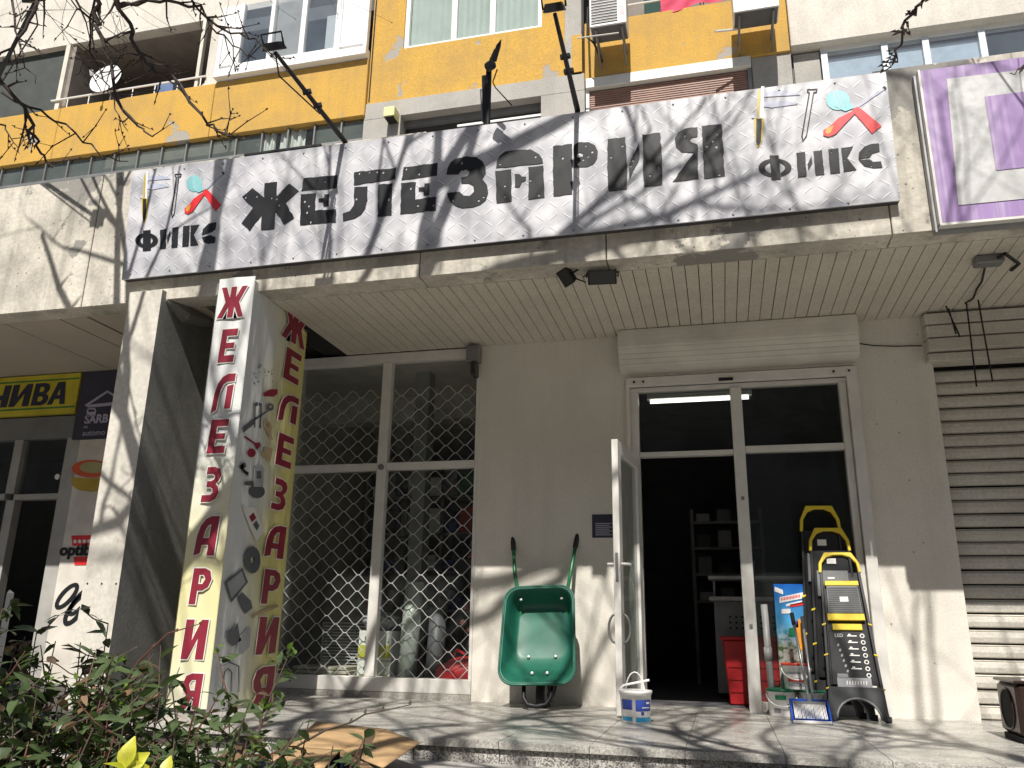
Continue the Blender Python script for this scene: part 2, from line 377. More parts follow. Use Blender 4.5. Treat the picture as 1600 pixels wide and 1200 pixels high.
for sgn in (-1, 1):
    pz = Vector((HX, HY, 1.06)) + dv * .755
    MB().tube([pz + dn * sgn * .025, pz + dn * sgn * .075, pz + dn * sgn * .08 - dv * .11], .011, 8).build('handle', m_alu, door, smooth=True)
    pz.z = .60; hp = []
    for i in range(9):
        a = rad(-90 + 180 * i / 8); hp.append(pz + dn * sgn * (.03 + .05 * math.cos(a)) + Vector((0, 0, .10 * math.sin(a))))
    MB().tube(hp, .009, 7).build('pull', m_alu_d, door, smooth=True)
# --- roller shutter of the next unit
sr = P('roller_shutter', m_black, 3.85, 7, .16, .2, -.02, 3.1)
for zz, dz in ((2.71, .075), (2.79, .105), (2.90, .105), (3.01, .10)):
    MB().box(3.80, 7, -.14 + (.05 if zz < 2.75 else 0), .1, zz, zz + dz - .008).build('box_slat', m_shut_r, sr, bevel=.006)
zz = 0.0
while zz < 2.68:
    q = [(3.858, .10, zz + .004), (3.858, .088, zz + .012), (3.858, .082, zz + .045), (3.858, .088, zz + .082), (3.858, .105, zz + .086), (3.858, .098, zz + .092), (3.858, .11, zz + .1), (3.858, .14, zz + .1), (3.858, .14, zz + .004)]
    jy, jz = R.uniform(-.004, .004), R.uniform(-.003, .003); MB().prism([(a, b + jy, c + jz) for a, b, c in q], (3.1, R.uniform(-.006, .006), R.uniform(-.006, .006))).build('slat', m_shut_r, sr); zz += .1075
P('guide', m_shut_r, 3.848, 3.858, .03, .14, -.02, 2.7, parent=sr)
P('wall', m_wall, 3.85, 9, .2, .3, -.05, 3.14)
# --- left shop front
U = lambda x_, y_, Y=0.0: onY(x_, y_, Y)
P('wall', m_wall, -3.62, -2.36, 0.02, .22, -.03, 3.14)
lw = MB().box(-9, -4.36, .0, .09, 2.42, 2.66).build('neighbour_shop_window', m_alu_d, B)
m_leftfr = mat('grey_frame', (.36, .35, .33), .5)
bars(lw, m_leftfr, [('jamb', (-4.47, -4.29, -.01, .09, .0, 2.42)), ('mullion', (-5.13, -5.02, -.01, .09, 1.85, 2.42)), ('mullion', (-5.1, -4.99, -.008, .09, 0, 1.78)), ('rail', (-9, -5.131, -.006, .09, 1.79, 1.85)), ('rail', (-5.019, -4.471, -.006, .09, 1.781, 1.84))])
for a, b in ((-9, -5.131), (-5.019, -4.471)): P('pane', m_glass, a, b, .05, .054, 1.851, 2.42, parent=lw)
P('pane', m_glass, -9, -5.101, .05, .054, 0, 1.78, parent=lw)
MB().lathe([(.03, 0), (.03, .01), (.001, .012)], (-4.56, .048, 2.02), 12, Matrix.Rotation(rad(90), 3, 'X')).build('sticker', m_white, lw)
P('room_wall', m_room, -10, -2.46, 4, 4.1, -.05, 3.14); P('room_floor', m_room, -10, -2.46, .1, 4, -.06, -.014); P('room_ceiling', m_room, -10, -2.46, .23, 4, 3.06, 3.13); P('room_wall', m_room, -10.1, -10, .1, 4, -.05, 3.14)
MB().prism([(-5.9, -.35, .05), (-5.05, .04, .05), (-5.05, .04, .85), (-5.25, -.05, 1.0), (-5.9, -.35, 1.15)], (.1, .12, 0)).build('leaning_sheet', m_room, lw)

# ------------------------------------------------------------------ the tower above
T = YU
P('upper_panel', m_white_conc, -16, -6.68, T - .02, T + .2, 11.885, 14.5, bevel=.01); P('upper_panel', m_white_conc, -6.67, -3.56, T - .025, T + .2, 11.93, 14.5, bevel=.01)
P('parapet', m_yellow, -16, -10.12, T - .10, T + .1, 9.15, 10.30, bevel=.01); P('parapet', m_yellow, -10.113, -6.66, T - .10, T + .1, 9.15, 10.31, bevel=.01); P('parapet', m_yellow, -6.652, -3.56, T - .098, T + .1, 9.152, 10.33, bevel=.01)
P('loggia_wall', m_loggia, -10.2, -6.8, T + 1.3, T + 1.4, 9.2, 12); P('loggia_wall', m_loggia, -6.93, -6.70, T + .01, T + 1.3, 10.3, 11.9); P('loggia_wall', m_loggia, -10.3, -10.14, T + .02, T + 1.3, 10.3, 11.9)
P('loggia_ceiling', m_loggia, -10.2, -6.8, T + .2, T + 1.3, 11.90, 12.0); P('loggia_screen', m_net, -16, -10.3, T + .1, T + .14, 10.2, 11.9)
m_post = mat('painted_post', (.62, .58, .50), .6)
for a, b in ((-10.32, -10.22), (-7.15, -7.08)): P('post', m_post, a, b, T - .06, T + .02, 10.3, 11.89)
P('post', m_white_conc, -6.93, -6.66, T - .05, T, 10.33, 11.93)
rl = MB().tube([(-10.4, T - .08, 10.52), (-6.9, T - .08, 10.52)], .022, 6)
for k_ in range(7): rl.tube([(-10.0 + .5 * k_, T - .08, 10.3), (-10.0 + .5 * k_, T - .08, 10.52)], .012, 5)
rl.build('railing', m_pvc, B)
MB().prism([(-7.85, T + .4, 10.35), (-7.0, T + .4, 10.35), (-7.0, T + .4, 10.75), (-7.2, T + .4, 10.85)], (0, .05, 0)).build('sheet', m_post, B)
P('blue_chair', mat('blue_cloth', (.10, .16, .30), .8), -8.1, -7.75, T + .1, T + .3, 10.3, 10.7)
# glazed balcony
gb = P('balcony_glazing', m_pvc, -6.64, -3.57, T - .22, T - .02, 10.34, 10.52, bevel=.008)
bars(gb, m_pvc, [('mullion', (-6.64, -6.56, T - .20, T - .1, 10.521, 11.95)), ('mullion', (-6.30, -6.16, T - .20, T - .1, 10.521, 11.95)), ('mullion', (-5.58, -5.50, T - .20, T - .1, 10.521, 11.95)), ('mullion', (-4.93, -4.83, T - .20, T - .1, 10.521, 11.95)), ('mullion', (-4.22, -4.10, T - .20, T - .1, 10.521, 11.95)), ('mullion', (-3.64, -3.57, T - .20, T - .1, 10.521, 11.95)),
    ('infill_panel', (-6.559, -6.301, T - .17, T - .12, 10.60, 11.95)), ('infill_panel', (-4.099, -3.641, T - .17, T - .12, 10.60, 11.95)), ('rail', (-6.3, -4.22, T - .19, T - .1, 10.521, 10.60))], .005)
for a, b in ((-6.159, -5.581), (-5.499, -4.931), (-4.829, -4.221)): P('pane', m_glass_up, a, b, T - .15, T - .146, 10.601, 11.95, parent=gb)
P('balcony_room', m_room, -6.6, -3.6, T + .9, T + 1.0, 10.2, 12); P('inner_blind', mat('beige_blind', (.50, .45, .40), .8), -5.49, -4.95, T - .1, T - .08, 10.6, 11.95)
P('inner_blind', m_white, -4.45, -4.23, T - .1, T - .08, 10.6, 11.4)
# strip of old glazing under the left parapet
P('lower_sill', m_grey_conc, -16, -3.6, T - .05, T + .1, 7.8, 8.66)
sg = P('strip_glazing', m_alu_d, -16, -3.58, T - .06, T + .0, 8.661, 8.72)
x = -16.0; m_pane2 = glass_mat('sooty_glass', (.65, .70, .66), .9, 1.7, .22, (.30, .335, .31)); m_brn = mat('brown_board', (.12, .085, .065), .8)
while x < -3.75:
    P('mullion', m_alu_d, x, x + .028, T - .05, T + .02, 8.721, 9.149, parent=sg)
    P('pane', m_win if -5.8 < x < -4.6 else m_pane2, x + .029, x + .52, T + .0, T + .004, 8.721, 9.149, parent=sg)
    x += .521 if x > -10 else .521
P('strip_room', m_room_mid, -10.3, -3.6, T + .5, T + .55, 8.3, 9.2); P('strip_room', m_brn, -16, -10.31, T + .12, T + .15, 8.3, 9.2)
def curtain(name, x0, x1, y, z0, z1, m, parent, n=60, amp=.03, freq=22):
    mb = MB(); vs = []; fs = []
    for i in range(n + 1):
        u = i / n; xx = x0 + (x1 - x0) * u; yy = y + amp * math.sin(u * freq * (x1 - x0) * 2) + amp * .4 * math.sin(u * 57 + x0)
        vs += [(xx, yy, z0), (xx, yy + .01, z1)]
    for i in range(n): fs.append((2 * i, 2 * i + 2, 2 * i + 3, 2 * i + 1))
    return mb.add(vs, fs).build(name, m, parent, smooth=True, recalc=False)
m_curt = mat('white_net_curtain', (.62, .62, .60), .9); m_curt2 = mat('blue_grey_curtain', (.47, .52, .50), .9, var=.05)
curtain('curtain', -5.65, -5.35, T + .05, 8.72, 9.14, m_curt, B); curtain('curtain', -5.25, -4.75, T + .05, 8.72, 9.14, m_curt, B)
# middle bay
P('yellow_wall', m_yellow, -3.555, -2.93, T - .03, T + .2, 9.405, 14.5, bevel=.006); P('yellow_wall', m_yellow, -2.93, -.40, T - .03, T + .2, 9.405, 10.47); P('yellow_wall', m_yellow, -.40, .0, T - .03, T + .2, 9.405, 14.5)
P('joint', m_black, -3.53, -3.505, T - .034, T - .0305, 9.45, 13)
P('pilaster', m_grey_conc, .002, .29, T - .07, T + .2, 9.42, 14.5, bevel=.01); P('pilaster_patch', m_yellow, .12, .295, T - .075, T + .19, 9.42, 10.15)
wm = P('curtained_window', m_pvc, -2.93, -.40, T + .0, T + .09, 10.471, 10.53, bevel=.004)
bars(wm, m_pvc, [('mullion', (-2.929, -2.85, T, T + .09, 10.531, 13)), ('mullion', (-2.05, -1.95, T, T + .09, 10.531, 13)), ('mullion', (-1.34, -1.24, T, T + .09, 10.531, 13)), ('mullion', (-.47, -.401, T, T + .09, 10.531, 13))])
for a, b in ((-2.849, -2.051), (-1.949, -1.341), (-1.239, -.471)): P('pane', m_win, a, b, T + .05, T + .054, 10.531, 13, parent=wm)
curtain('curtain', -2.86, -.46, T + .11, 10.5, 13, m_curt2, wm, 260, .022, 13)
P('window_room', m_room, -2.9, -.4, T + .4, T + .45, 10.4, 13)
P('concrete_band', m_grey_conc, -3.58, .33, T - .05, T + .2, 9.07, 9.404, bevel=.008); P('concrete_band', m_grey_conc, -3.58, -2.89, T - .05, T + .2, 7.9, 9.069); P('concrete_band', m_grey_conc, -.40, .33, T - .05, T + .2, 7.9, 9.069)
rw = P('recessed_window', m_alu_d, -2.89, -.40, T + .12, T + .2, 8.95, 9.068); P('bar', m_pvc, -1.9, -.42, T + .10, T + .119, 8.80, 8.84, parent=rw); P('bar', m_alu_d, -2.88, -.42, T + .13, T + .18, 8.4, 8.45, parent=rw); P('recess_back', m_room, -2.89, -.40, T + .3, T + .35, 8, 9.06)
# right bay
P('parapet', m_yellow, .345, 3.555, T - .10, T + .1, 9.225, 10.335, bevel=.01)
P('loggia_wall', m_loggia, .3, 3.6, T + 1.2, T + 1.3, 10, 13); P('loggia_curtain', mat('dark_green_cloth', (.02, .06, .05), .9), 1.3, 2.0, T + .6, T + .65, 10.3, 13)
rr = MB().tube([(.9, T - .03, 10.62), (3.5, T - .03, 10.62)], .02, 6)
for xx in (1.75, 2.25, 2.3): rr.tube([(xx, T - .03, 10.3), (xx, T - .03, 10.62)], .012, 5)
rr.build('railing', m_pvc, B)
bx = P('blind_box', m_alu, .36, 2.96, T - .14, T + .0, 9.03, 9.218, bevel=.008)
P('guide', m_alu_d, 2.90, 2.96, T - .08, T, 8.3, 9.03, parent=bx); P('guide', m_alu, .355, .41, T - .08, T, 8.3, 9.03, parent=bx)
zz = 8.40
while zz < 9.0: P('slat', m_brownblind, .412, 2.90, T - .06 + .004, T - .03, zz, zz + .034, bevel=.007, parent=bx); zz += .041
P('blind_back', m_black, .4, 2.9, T - .028, T - .02, 8.2, 9.03)
P('concrete_pier', m_grey_conc, 2.97, 3.56, T - .06, T + .2, 7.9, 9.224, bevel=.008); P('concrete_pier', m_dark_conc, 3.58, 3.99, T + .05, T + .2, 7.9, 9.25); P('concrete_pier', m_grey_conc, 3.60, 3.98, T + .0, T + .049, 7.9, 9.2)
P('white_panel', m_white_conc, 3.565, 7.4, T - .16, T + .2, 9.255, 14.5, bevel=.012); P('white_panel', m_white_conc, 7.42, 12, T - .16, T + .2, 9.255, 14.5, bevel=.012); P('lintel', m_pvc, 4.0, 12, T - .02, T + .1, 9.18, 9.254)
rg = P('balcony_glazing', m_pvc, 4.0, 12, T - .03, T + .05, 8.2, 8.3)
m_frm = mat('pale_blue_frame', (.62, .67, .70), .35)
for xx in (4.0, 4.86, 5.43, 6.19, 6.84, 7.5, 8.2): P('mullion', m_frm, xx, xx + .09, T - .04, T + .04, 8.301, 9.179, parent=rg)
for a, b in ((4.09, 4.86), (4.95, 5.43), (5.52, 6.19), (6.28, 6.84), (6.93, 7.5), (7.59, 8.2)): P('pane', m_glass_up, a, b, T + .0, T + .004, 8.301, 9.179, parent=rg)
for a, b in ((4.09, 4.86), (4.95, 5.43), (5.52, 6.19)): P('inner_blind', mat('blue_white_cloth', (.62, .68, .74), .8), a, b, T + .04, T + .05, 8.3, 9.06)
P('right_room', m_room_mid, 4, 12, T + .9, T + 1, 8, 9.25)
P('tower_core', m_room, -16, 12, T + 1.5, T + 1.7, 4, 15)

# ------------------------------------------------------------------ hardware shop sign
SY = -1.70
def plate_mat():
    k = NT('printed_tread_plate'); g = k.n('ShaderNodeSeparateXYZ'); k.l(k.obj(), g.inputs[0])
    p = .098
    X = k.mth('DIVIDE', g.outputs[0], p); Z = k.mth('DIVIDE', g.outputs[2], p)
    ci = k.mth('FLOOR', X); cj = k.mth('FLOOR', Z)
    fx = k.mth('SUBTRACT', k.mth('SUBTRACT', X, ci), .5); fz = k.mth('SUBTRACT', k.mth('SUBTRACT', Z, cj), .5)
    par = k.mth('MODULO', k.mth('ABSOLUTE', k.mth('ADD', ci, cj)), 2.0)
    sg_ = k.mth('SUBTRACT', k.mth('MULTIPLY', par, 2.0), 1.0)
    a = k.mth('MULTIPLY', k.mth('ADD', k.mth('MULTIPLY', fx, 1.25), k.mth('MULTIPLY', fz, sg_)), .66)
    b = k.mth('MULTIPLY', k.mth('SUBTRACT', k.mth('MULTIPLY', fz, 1.25), k.mth('MULTIPLY', fx, sg_)), .66)
    along = k.ramp(k.mth('ABSOLUTE', a), .30, .46, 1, 0)
    wl = k.mth('MULTIPLY', k.ramp(k.mth('ABSOLUTE', k.mth('SUBTRACT', b, .055)), .012, .05, 1, 0), along)
    wd = k.mth('MULTIPLY', k.ramp(k.mth('ABSOLUTE', k.mth('ADD', b, .03)), .008, .035, 1, 0), along)
    cl = k.ramp(k.noise(4.2, 3, .5), .38, .64)
    col = k.mix(cl, (.30, .305, .335), (.64, .64, .665))
    cl2 = k.ramp(k.noise(1.7, 2, .5), .35, .65)
    col = k.mix(k.mth('MULTIPLY', cl2, .35), col, (.56, .545, .60))
    col = k.mix(k.mth('MULTIPLY', wl, .55), col, (.86, .86, .88)); col = k.mix(k.mth('MULTIPLY', wd, .9), col, (.13, .135, .16))
    k.base(col); k.b.inputs['Roughness'].default_value = .42; k.bump(k.noise(2.6, 2), .35, .02); return k.m
m_plate = plate_mat()
m_ink = mat('black_ink', (.012, .013, .016), .5, var=.2, vs=3, spec=.32)
m_frame = mat('sign_frame', (.05, .05, .055), .6)
S = thing('shop_sign', 'long tread plate patterned banner sign lettered in black above the shop', 'sign', (.4, SY, 3.3))
q = [(lambda p: (p.x, p.z))(onY(a, b, SY)) for a, b in ((190, 437), (1407, 313), (1384, 112), (207, 268))]
MB().prism([(x_, SY, z) for x_, z in q], (0, .012, 0)).build('banner', m_plate, S)
MB().prism([(x_ * .999, SY + .0125, z + .004 * (1 if z < 3.8 else -1)) for x_, z in q], (0, .054, 0)).build('frame_box', m_frame, S)
for xx in [-2.54 + .372 * i for i in range(16)]:
    for zz in (3.355, 4.295): MB().lathe([(.009, 0), (.006, .006), (.001, .007)], (xx, SY, zz), 8, Matrix.Rotation(rad(90), 3, 'X')).build('screw', m_alu_d, S)
def tracer(ox, oy, sc, Y): return lambda pts: [(lambda p: (p.x, p.z))(onY(ox + a / sc, oy + b / sc, Y)) for a, b in pts]
def rough(lp, amp=.005, step=.035):
    out = []
    for i, (u, v) in enumerate(lp):
        u2, v2 = lp[(i + 1) % len(lp)]; L = math.hypot(u2 - u, v2 - v); n = max(1, int(L / step))
        for j in range(n):
            t = j / n; k_ = amp if j else amp * .3
            out.append((u + (u2 - u) * t + R.uniform(-k_, k_), v + (v2 - v) * t + R.uniform(-k_, k_)))
    return out
def inside(p, lp):
    c = False; n = len(lp)
    for i in range(n):
        (x1, y1), (x2, y2) = lp[i], lp[(i + 1) % n]
        if (y1 > p[1]) != (y2 > p[1]) and p[0] < (x2 - x1) * (p[1] - y1) / (y2 - y1) + x1: c = not c
    return c
def holes(lps, n, r):
    us = [u for lp in lps for u, v in lp]; vs_ = [v for lp in lps for u, v in lp]; out = []; tries = 0
    while len(out) < n and tries < 400:
        tries += 1; p = (R.uniform(min(us), max(us)), R.uniform(min(vs_), max(vs_)))
        ok = any(all(inside((p[0] + dx * r * 1.3, p[1] + dy * r * 1.3), lp) for dx, dy in ((1, 0), (-1, 0), (0, 1), (0, -1))) for lp in lps)
        if ok and all(math.hypot(p[0] - a, p[1] - b) > 4 * r for a, b in out): out.append(p)
    return [ell(a, b, r * R.uniform(.7, 1.1), r * R.uniform(.9, 1.6), 8) for a, b in out]
def sign_letter(tr, loops, hole_loops=(), n=8, r=.009, amp=.004):
    lps = [rough(tr(l), amp) for l in loops]; hl = [tr(l) for l in hole_loops]
    return flat('letter', lps + hl + holes(lps, max(3, n * 2 // 3), r), front(SY - .003), m_ink, S, .004)
t5 = tracer(370, 180, 3.902, SY); t6 = tracer(760, 180, 4.0, SY)
sign_letter(t5, [[(35, 498), (97, 445), (168, 503), (172, 415), (247, 408), (245, 497), (322, 418), (378, 462), (300, 535), (350, 628), (290, 668), (237, 590), (230, 693), (150, 700), (152, 610), (80, 708), (30, 660), (100, 565)]])
def e_loops(d): return [[(410 + d[0], 385 + d[1]), (615 + d[0], 367 + d[1] - d[2]), (610 + d[0], 445 + d[1] - d[2]), (395 + d[0], 463 + d[1])], [(392 + d[0], 483 + d[1]), (482 + d[0], 476 + d[1]), (478 + d[0], 583 + d[1]), (605 + d[0], 573 + d[1] - d[2]), (605 + d[0], 655 + d[1] - d[2]), (388 + d[0], 672 + d[1])], [(500 + d[0], 510 + d[1]), (535 + d[0], 505 + d[1]), (535 + d[0], 485 + d[1]), (565 + d[0], 483 + d[1]), (562 + d[0], 555 + d[1]), (530 + d[0], 557 + d[1]), (528 + d[0], 532 + d[1]), (500 + d[0], 530 + d[1])]]
sign_letter(t5, e_loops((0, 0, 0)))
sign_letter(t5, [[(718, 350), (970, 322), (967, 390), (715, 428)], [(718, 440), (798, 435), (797, 520), (785, 570), (760, 605), (720, 630), (650, 647), (648, 600), (690, 585), (715, 550)], [(865, 425), (950, 417), (945, 610), (860, 620)]], n=9)
sign_letter(t5, e_loops((610, -67, 8)))
sign_letter(t5, [[(1280, 362), (1285, 325), (1305, 290), (1340, 265), (1400, 252), (1460, 257), (1500, 283), (1518, 320), (1518, 355), (1497, 390), (1525, 425), (1533, 475), (1518, 520), (1485, 547), (1440, 562), (1380, 567), (1330, 552), (1300, 525), (1282, 475), (1358, 468), (1385, 492), (1420, 494), (1446, 468), (1442, 432), (1415, 418), (1370, 418), (1370, 380), (1408, 373), (1424, 348), (1400, 333), (1368, 340), (1350, 362)]], n=6)
sign_letter(t6, [[(62, 332), (66, 290), (85, 255), (120, 230), (190, 219), (280, 215), (330, 245), (350, 275), (355, 300)], [(55, 350), (155, 340), (158, 540), (65, 552)], [(262, 325), (355, 316), (365, 515), (263, 530)], [(177, 368), (210, 370), (222, 385), (248, 385), (247, 410), (222, 418), (208, 450), (180, 452)]], n=10)
sign_letter(t6, [[(418, 195), (535, 180), (537, 495), (420, 508), (415, 350)], [(547, 188), (580, 170), (640, 169), (680, 190), (697, 225), (694, 268), (672, 303), (630, 323), (550, 332)]], [[(566, 242), (588, 233), (606, 243), (602, 260), (568, 268)]], n=8)
sign_letter(t6, [[(758, 152), (868, 138), (872, 225), (880, 330), (877, 462), (765, 477), (755, 330)], [(950, 182), (957, 270), (895, 405), (893, 310)], [(975, 125), (1085, 110), (1098, 250), (1098, 435), (985, 450)]], n=10)
sign_letter(t6, [[(1318, 78), (1245, 84), (1200, 107), (1178, 150), (1185, 200), (1220, 232), (1298, 237), (1165, 418), (1325, 398), (1320, 185), (1285, 172), (1268, 158), (1285, 140), (1318, 135)], [(1345, 70), (1470, 57), (1490, 380), (1360, 398)]], n=9)
t4 = tracer(180, 180, 4.286, SY); t7 = tracer(1140, 90, 4.8, SY)
def half_ring(c, rx, ry, hx, hy, a0, a1): return ell(*c, rx, ry, 12, a0, a1) + ell(*c, hx, hy, 12, a1, a0)
for tr, ph in ((t4, [([(190, 775), (238, 770), (240, 905), (187, 910)], (212, 840), 76, 50, 42, 30), [(303, 770), (345, 762), (340, 893), (303, 898)], [(368, 775), (372, 800), (352, 862), (349, 830)], [(384, 755), (425, 748), (418, 885), (378, 890)], [(458, 745), (500, 740), (492, 878), (450, 882)], [(508, 740), (565, 733), (528, 800), (558, 868), (505, 875)], [(678, 718), (672, 765), (645, 785), (582, 805), (590, 765), (625, 730)], [(582, 818), (640, 805), (672, 818), (668, 855), (625, 862), (595, 850)]]),
               (t7, [([(300, 738), (368, 735), (385, 912), (315, 918)], (340, 828), 124, 68, 76, 46), [(500, 718), (565, 708), (578, 892), (512, 900)], [(612, 740), (620, 790), (590, 850), (585, 800)], [(628, 705), (693, 697), (710, 878), (645, 885)], [(740, 690), (815, 682), (828, 865), (755, 872)], [(835, 680), (925, 668), (880, 755), (950, 842), (855, 858)], [(1120, 645), (1125, 705), (1070, 720), (1050, 750), (965, 762), (970, 715), (1010, 670), (1060, 650)], [(970, 770), (1050, 765), (1075, 785), (1135, 780), (1145, 825), (1080, 830), (1010, 815)]])):
    st, c_, rx, ry, hx, hy = ph[0]
    flat('letter', [rough(tr(st), .002)], front(SY - .004), m_ink, S, .004)
    for a0, a1 in ((100, 260), (-80, 80)): flat('letter_bowl', [tr(half_ring(c_, rx, ry, hx, hy, a0, a1))], front(SY - .003), m_ink, S, .004)
    for grp in ((1, 2, 3), (4, 5), (6, 7)): sign_letter(tr, [ph[i] for i in grp], n=4, r=.005, amp=.002)
m_gold = mat('gold_print', (.50, .36, .03), .4); m_steelp = mat('steel_print', (.42, .44, .55), .4); m_cyan = mat('cyan_print', (.25, .60, .62), .4); m_redp = mat('red_print', (.68, .03, .035), .4); m_orange = mat('amber_print', (.75, .33, .04), .4)
def aff(a, b, tr):    # the tool emblem, drawn once at the left end and again wider at the right end
    return lambda pts: tr([(a[0] + p[0] * a[1], b[0] + p[1] * b[1]) for p in pts])
for e, hc in ((aff((0, 1), (0, 1), t4), 0), (aff((-136, 1.79), (-290, 1.337), t7), 1)):
    F_ = lambda nm, pts, m_, k_=0: flat(nm, [e(pts)], front(SY - .003 - .0015 * k_), m_, S, .003)
    F_('printed_caliper', [(178, 560), (222, 560), (214, 680), (198, 722), (190, 722), (182, 660)], m_gold); F_('printed_caliper', [(188, 562), (211, 562), (207, 690), (196, 718), (187, 690)], m_ink, 1)
    F_('printed_caliper', [(196, 398), (206, 398), (198, 560), (188, 560)], m_gold); F_('printed_caliper', [(208, 380), (222, 380), (216, 560), (204, 560)], m_white, 1)
    F_('printed_jaw', [(218, 410), (320, 405), (372, 428), (215, 440)], m_steelp); F_('printed_jaw', [(216, 466), (310, 460), (362, 480), (250, 500), (213, 492)], m_steelp); F_('printed_caliper', [(168, 540), (190, 535), (188, 558), (168, 558)], m_steelp, 1)
    nail = [(400, 395), (445, 392), (442, 415), (430, 418), (400, 660), (382, 692), (376, 660), (407, 418), (400, 412)]
    flat('printed_nail', [e(nail), e([(407, 400), (438, 398), (436, 410), (426, 412), (396, 655), (384, 680), (382, 655), (413, 414), (405, 408)])], front(SY - .003), m_ink, S, .003)
    F_('printed_pliers', ell(530, 458, 50, 55, 18), m_cyan); F_('printed_pliers', [(500, 430), (560, 420), (575, 470), (600, 500), (560, 520), (510, 490)], m_cyan, 1)
    for k_ in range(3): flat('printed_line', [e([(505 + 18 * k_, 415), (509 + 18 * k_, 415), (528 + 18 * k_, 500), (524 + 18 * k_, 500)])], front(SY - .0062), m_steelp, S, .002)
    F_('printed_handle', [(592, 508), (610, 495), (628, 508), (712, 602), (672, 645), (618, 560), (600, 535), (585, 530)], m_redp, 1)
    F_('printed_screwdriver', [(590, 520), (600, 534), (560, 590), (520, 648), (490, 665), (468, 655), (468, 628), (500, 600), (530, 560)], m_redp, 2); F_('printed_screwdriver', [(512, 600), (500, 640), (485, 650), (476, 640), (482, 618)], m_orange, 3)
    F_('printed_blade', [(604, 496), (722, 388), (730, 394), (612, 502)], m_steelp, 0); F_('printed_blade', [(716, 386), (724, 378), (734, 390), (726, 400)], m_ink, 1)

# ------------------------------------------------------------------ purple sign at the right
PS = thing('purple_sign', 'purple and white streaked sign board cut by the right picture edge', 'sign', (4.5, -1.75, 3.1))
k = NT('faded_purple_vinyl'); st_ = k.ramp(k.noise(1, 4, .6, sc3=(26, 26, .8)), .5, .75)
k.base(k.mix(k.mth('MULTIPLY', st_, .55), (.31, .20, .42), (.55, .49, .61))); k.b.inputs['Roughness'].default_value = .45; m_purple = k.m
m_board = weathered('grimy_white_board', (.60, .60, .60), (.40, .40, .40), .5, 0, .4, 20, .05); m_board_fr = mat('grey_sign_edge', (.30, .30, .31), .5, .4)
box('board', m_purple, PS, 3.575, 6.2, -1.75, -1.70, 3.125, 4.268); box('frame_box', m_board_fr, PS, 3.545, 6.23, -1.699, -1.64, 3.09, 4.27)
MB().box(3.56, 3.574, -1.756, -1.70, 3.11, 4.272).box(3.56, 6.2, -1.754, -1.70, 3.105, 3.122).build('edge_trim', m_alu, PS)
flat('white_field', [[(p.x, p.z) for p in (U(1479, 124, -1.75), Vector((5.9, 0, 4.16)), Vector((5.9, 0, 3.24)), U(1497, 321, -1.75))]], front(-1.753), m_board, PS, .003)
a_, b_ = U(1538, 152, -1.75), U(1556, 267, -1.75)
flat('purple_letter', [[(a_.x, a_.z), (4.6, a_.z), (4.6, a_.z - .22), (4.22, a_.z - .22), (4.22, a_.z - .36), (4.6, a_.z - .36), (4.6, b_.z), (b_.x, b_.z)]], front(-1.757), m_purple, PS, .003)
# ------------------------------------------------------------------ vertical banner round the pillar
VB = thing('vertical_banner', 'white and yellow fabric banner with dark red letters wrapped round the pillar', 'banner', (-1.5, -1.70, 0))
k = NT('banner_print'); g = k.n('ShaderNodeSeparateXYZ'); k.l(k.obj(), g.inputs[0])
wob = k.mth('MULTIPLY', k.mth('SUBTRACT', k.noise(1.5, 2), .5), .5)
fy = k.ramp(k.mth('ADD', g.outputs[1], wob), -1.42, -1.0)               # towards the back of the side face
fz = k.mth('MULTIPLY', k.ramp(k.mth('ADD', g.outputs[2], wob), .5, 2.0, 1, 0), k.ramp(k.mth('ADD', g.outputs[2], wob), -.4, .9))
ff = k.mth('MAXIMUM', fy, k.mth('MULTIPLY', fz, k.ramp(g.outputs[1], -1.68, -1.695)))
k.base(k.mix(ff, (.66, .67, .66), (.66, .60, .22))); k.b.inputs['Roughness'].default_value = .6
k.bump(k.noise(1, 3, .5, sc3=(7, 7, 1.6)), .5, .03); m_banner = k.m
FX0, FX1, FYf, FYb = -1.69, -1.37, -1.70, -.80
def bface(fn, u0, u1, z0, z1, nu, nz, name):
    vs = []; fs = []
    for j in range(nz + 1):
        for i in range(nu + 1):
            u = u0 + (u1 - u0) * i / nu; z = z0 + (z1 - z0) * j / nz
            e_ = math.sin(math.pi * i / nu); d = .010 * e_ * noise.noise(Vector((u * 3.0, z * 2.2, 3 if nu > 8 else 7))) + .004 * math.sin(u * 26 + z * 9) * e_
            vs.append(fn(u, z, d - .004 if nu > 8 else d - .004))
    for j in range(nz):
        for i in range(nu): a = j * (nu + 1) + i; fs.append((a, a + 1, a + nu + 2, a + nu + 1))
    return MB().add(vs, fs).build(name, m_banner, VB, smooth=True)
bface(lambda u, z, d: Vector((u, FYf - d, z)), FX0, FX1, .03, 3.235, 8, 60, 'front_face')
bface(lambda u, z, d: Vector((FX1 + d + .0, u, z - (.14 * max(0, (u + 1.2) / .40) if z > 3.1 else 0))), FYf + .001, FYb, -.0, 3.2, 22, 60, 'side_face')
bface(lambda u, z, d: Vector((FX0 + d, u, z)), FYf + .001, FYb, .03, 3.2, 10, 30, 'side_face')
m_crim = mat('crimson_print', (.235, .016, .035), .5); m_outl = mat('white_outline', (.74, .73, .68), .5, var=.02)
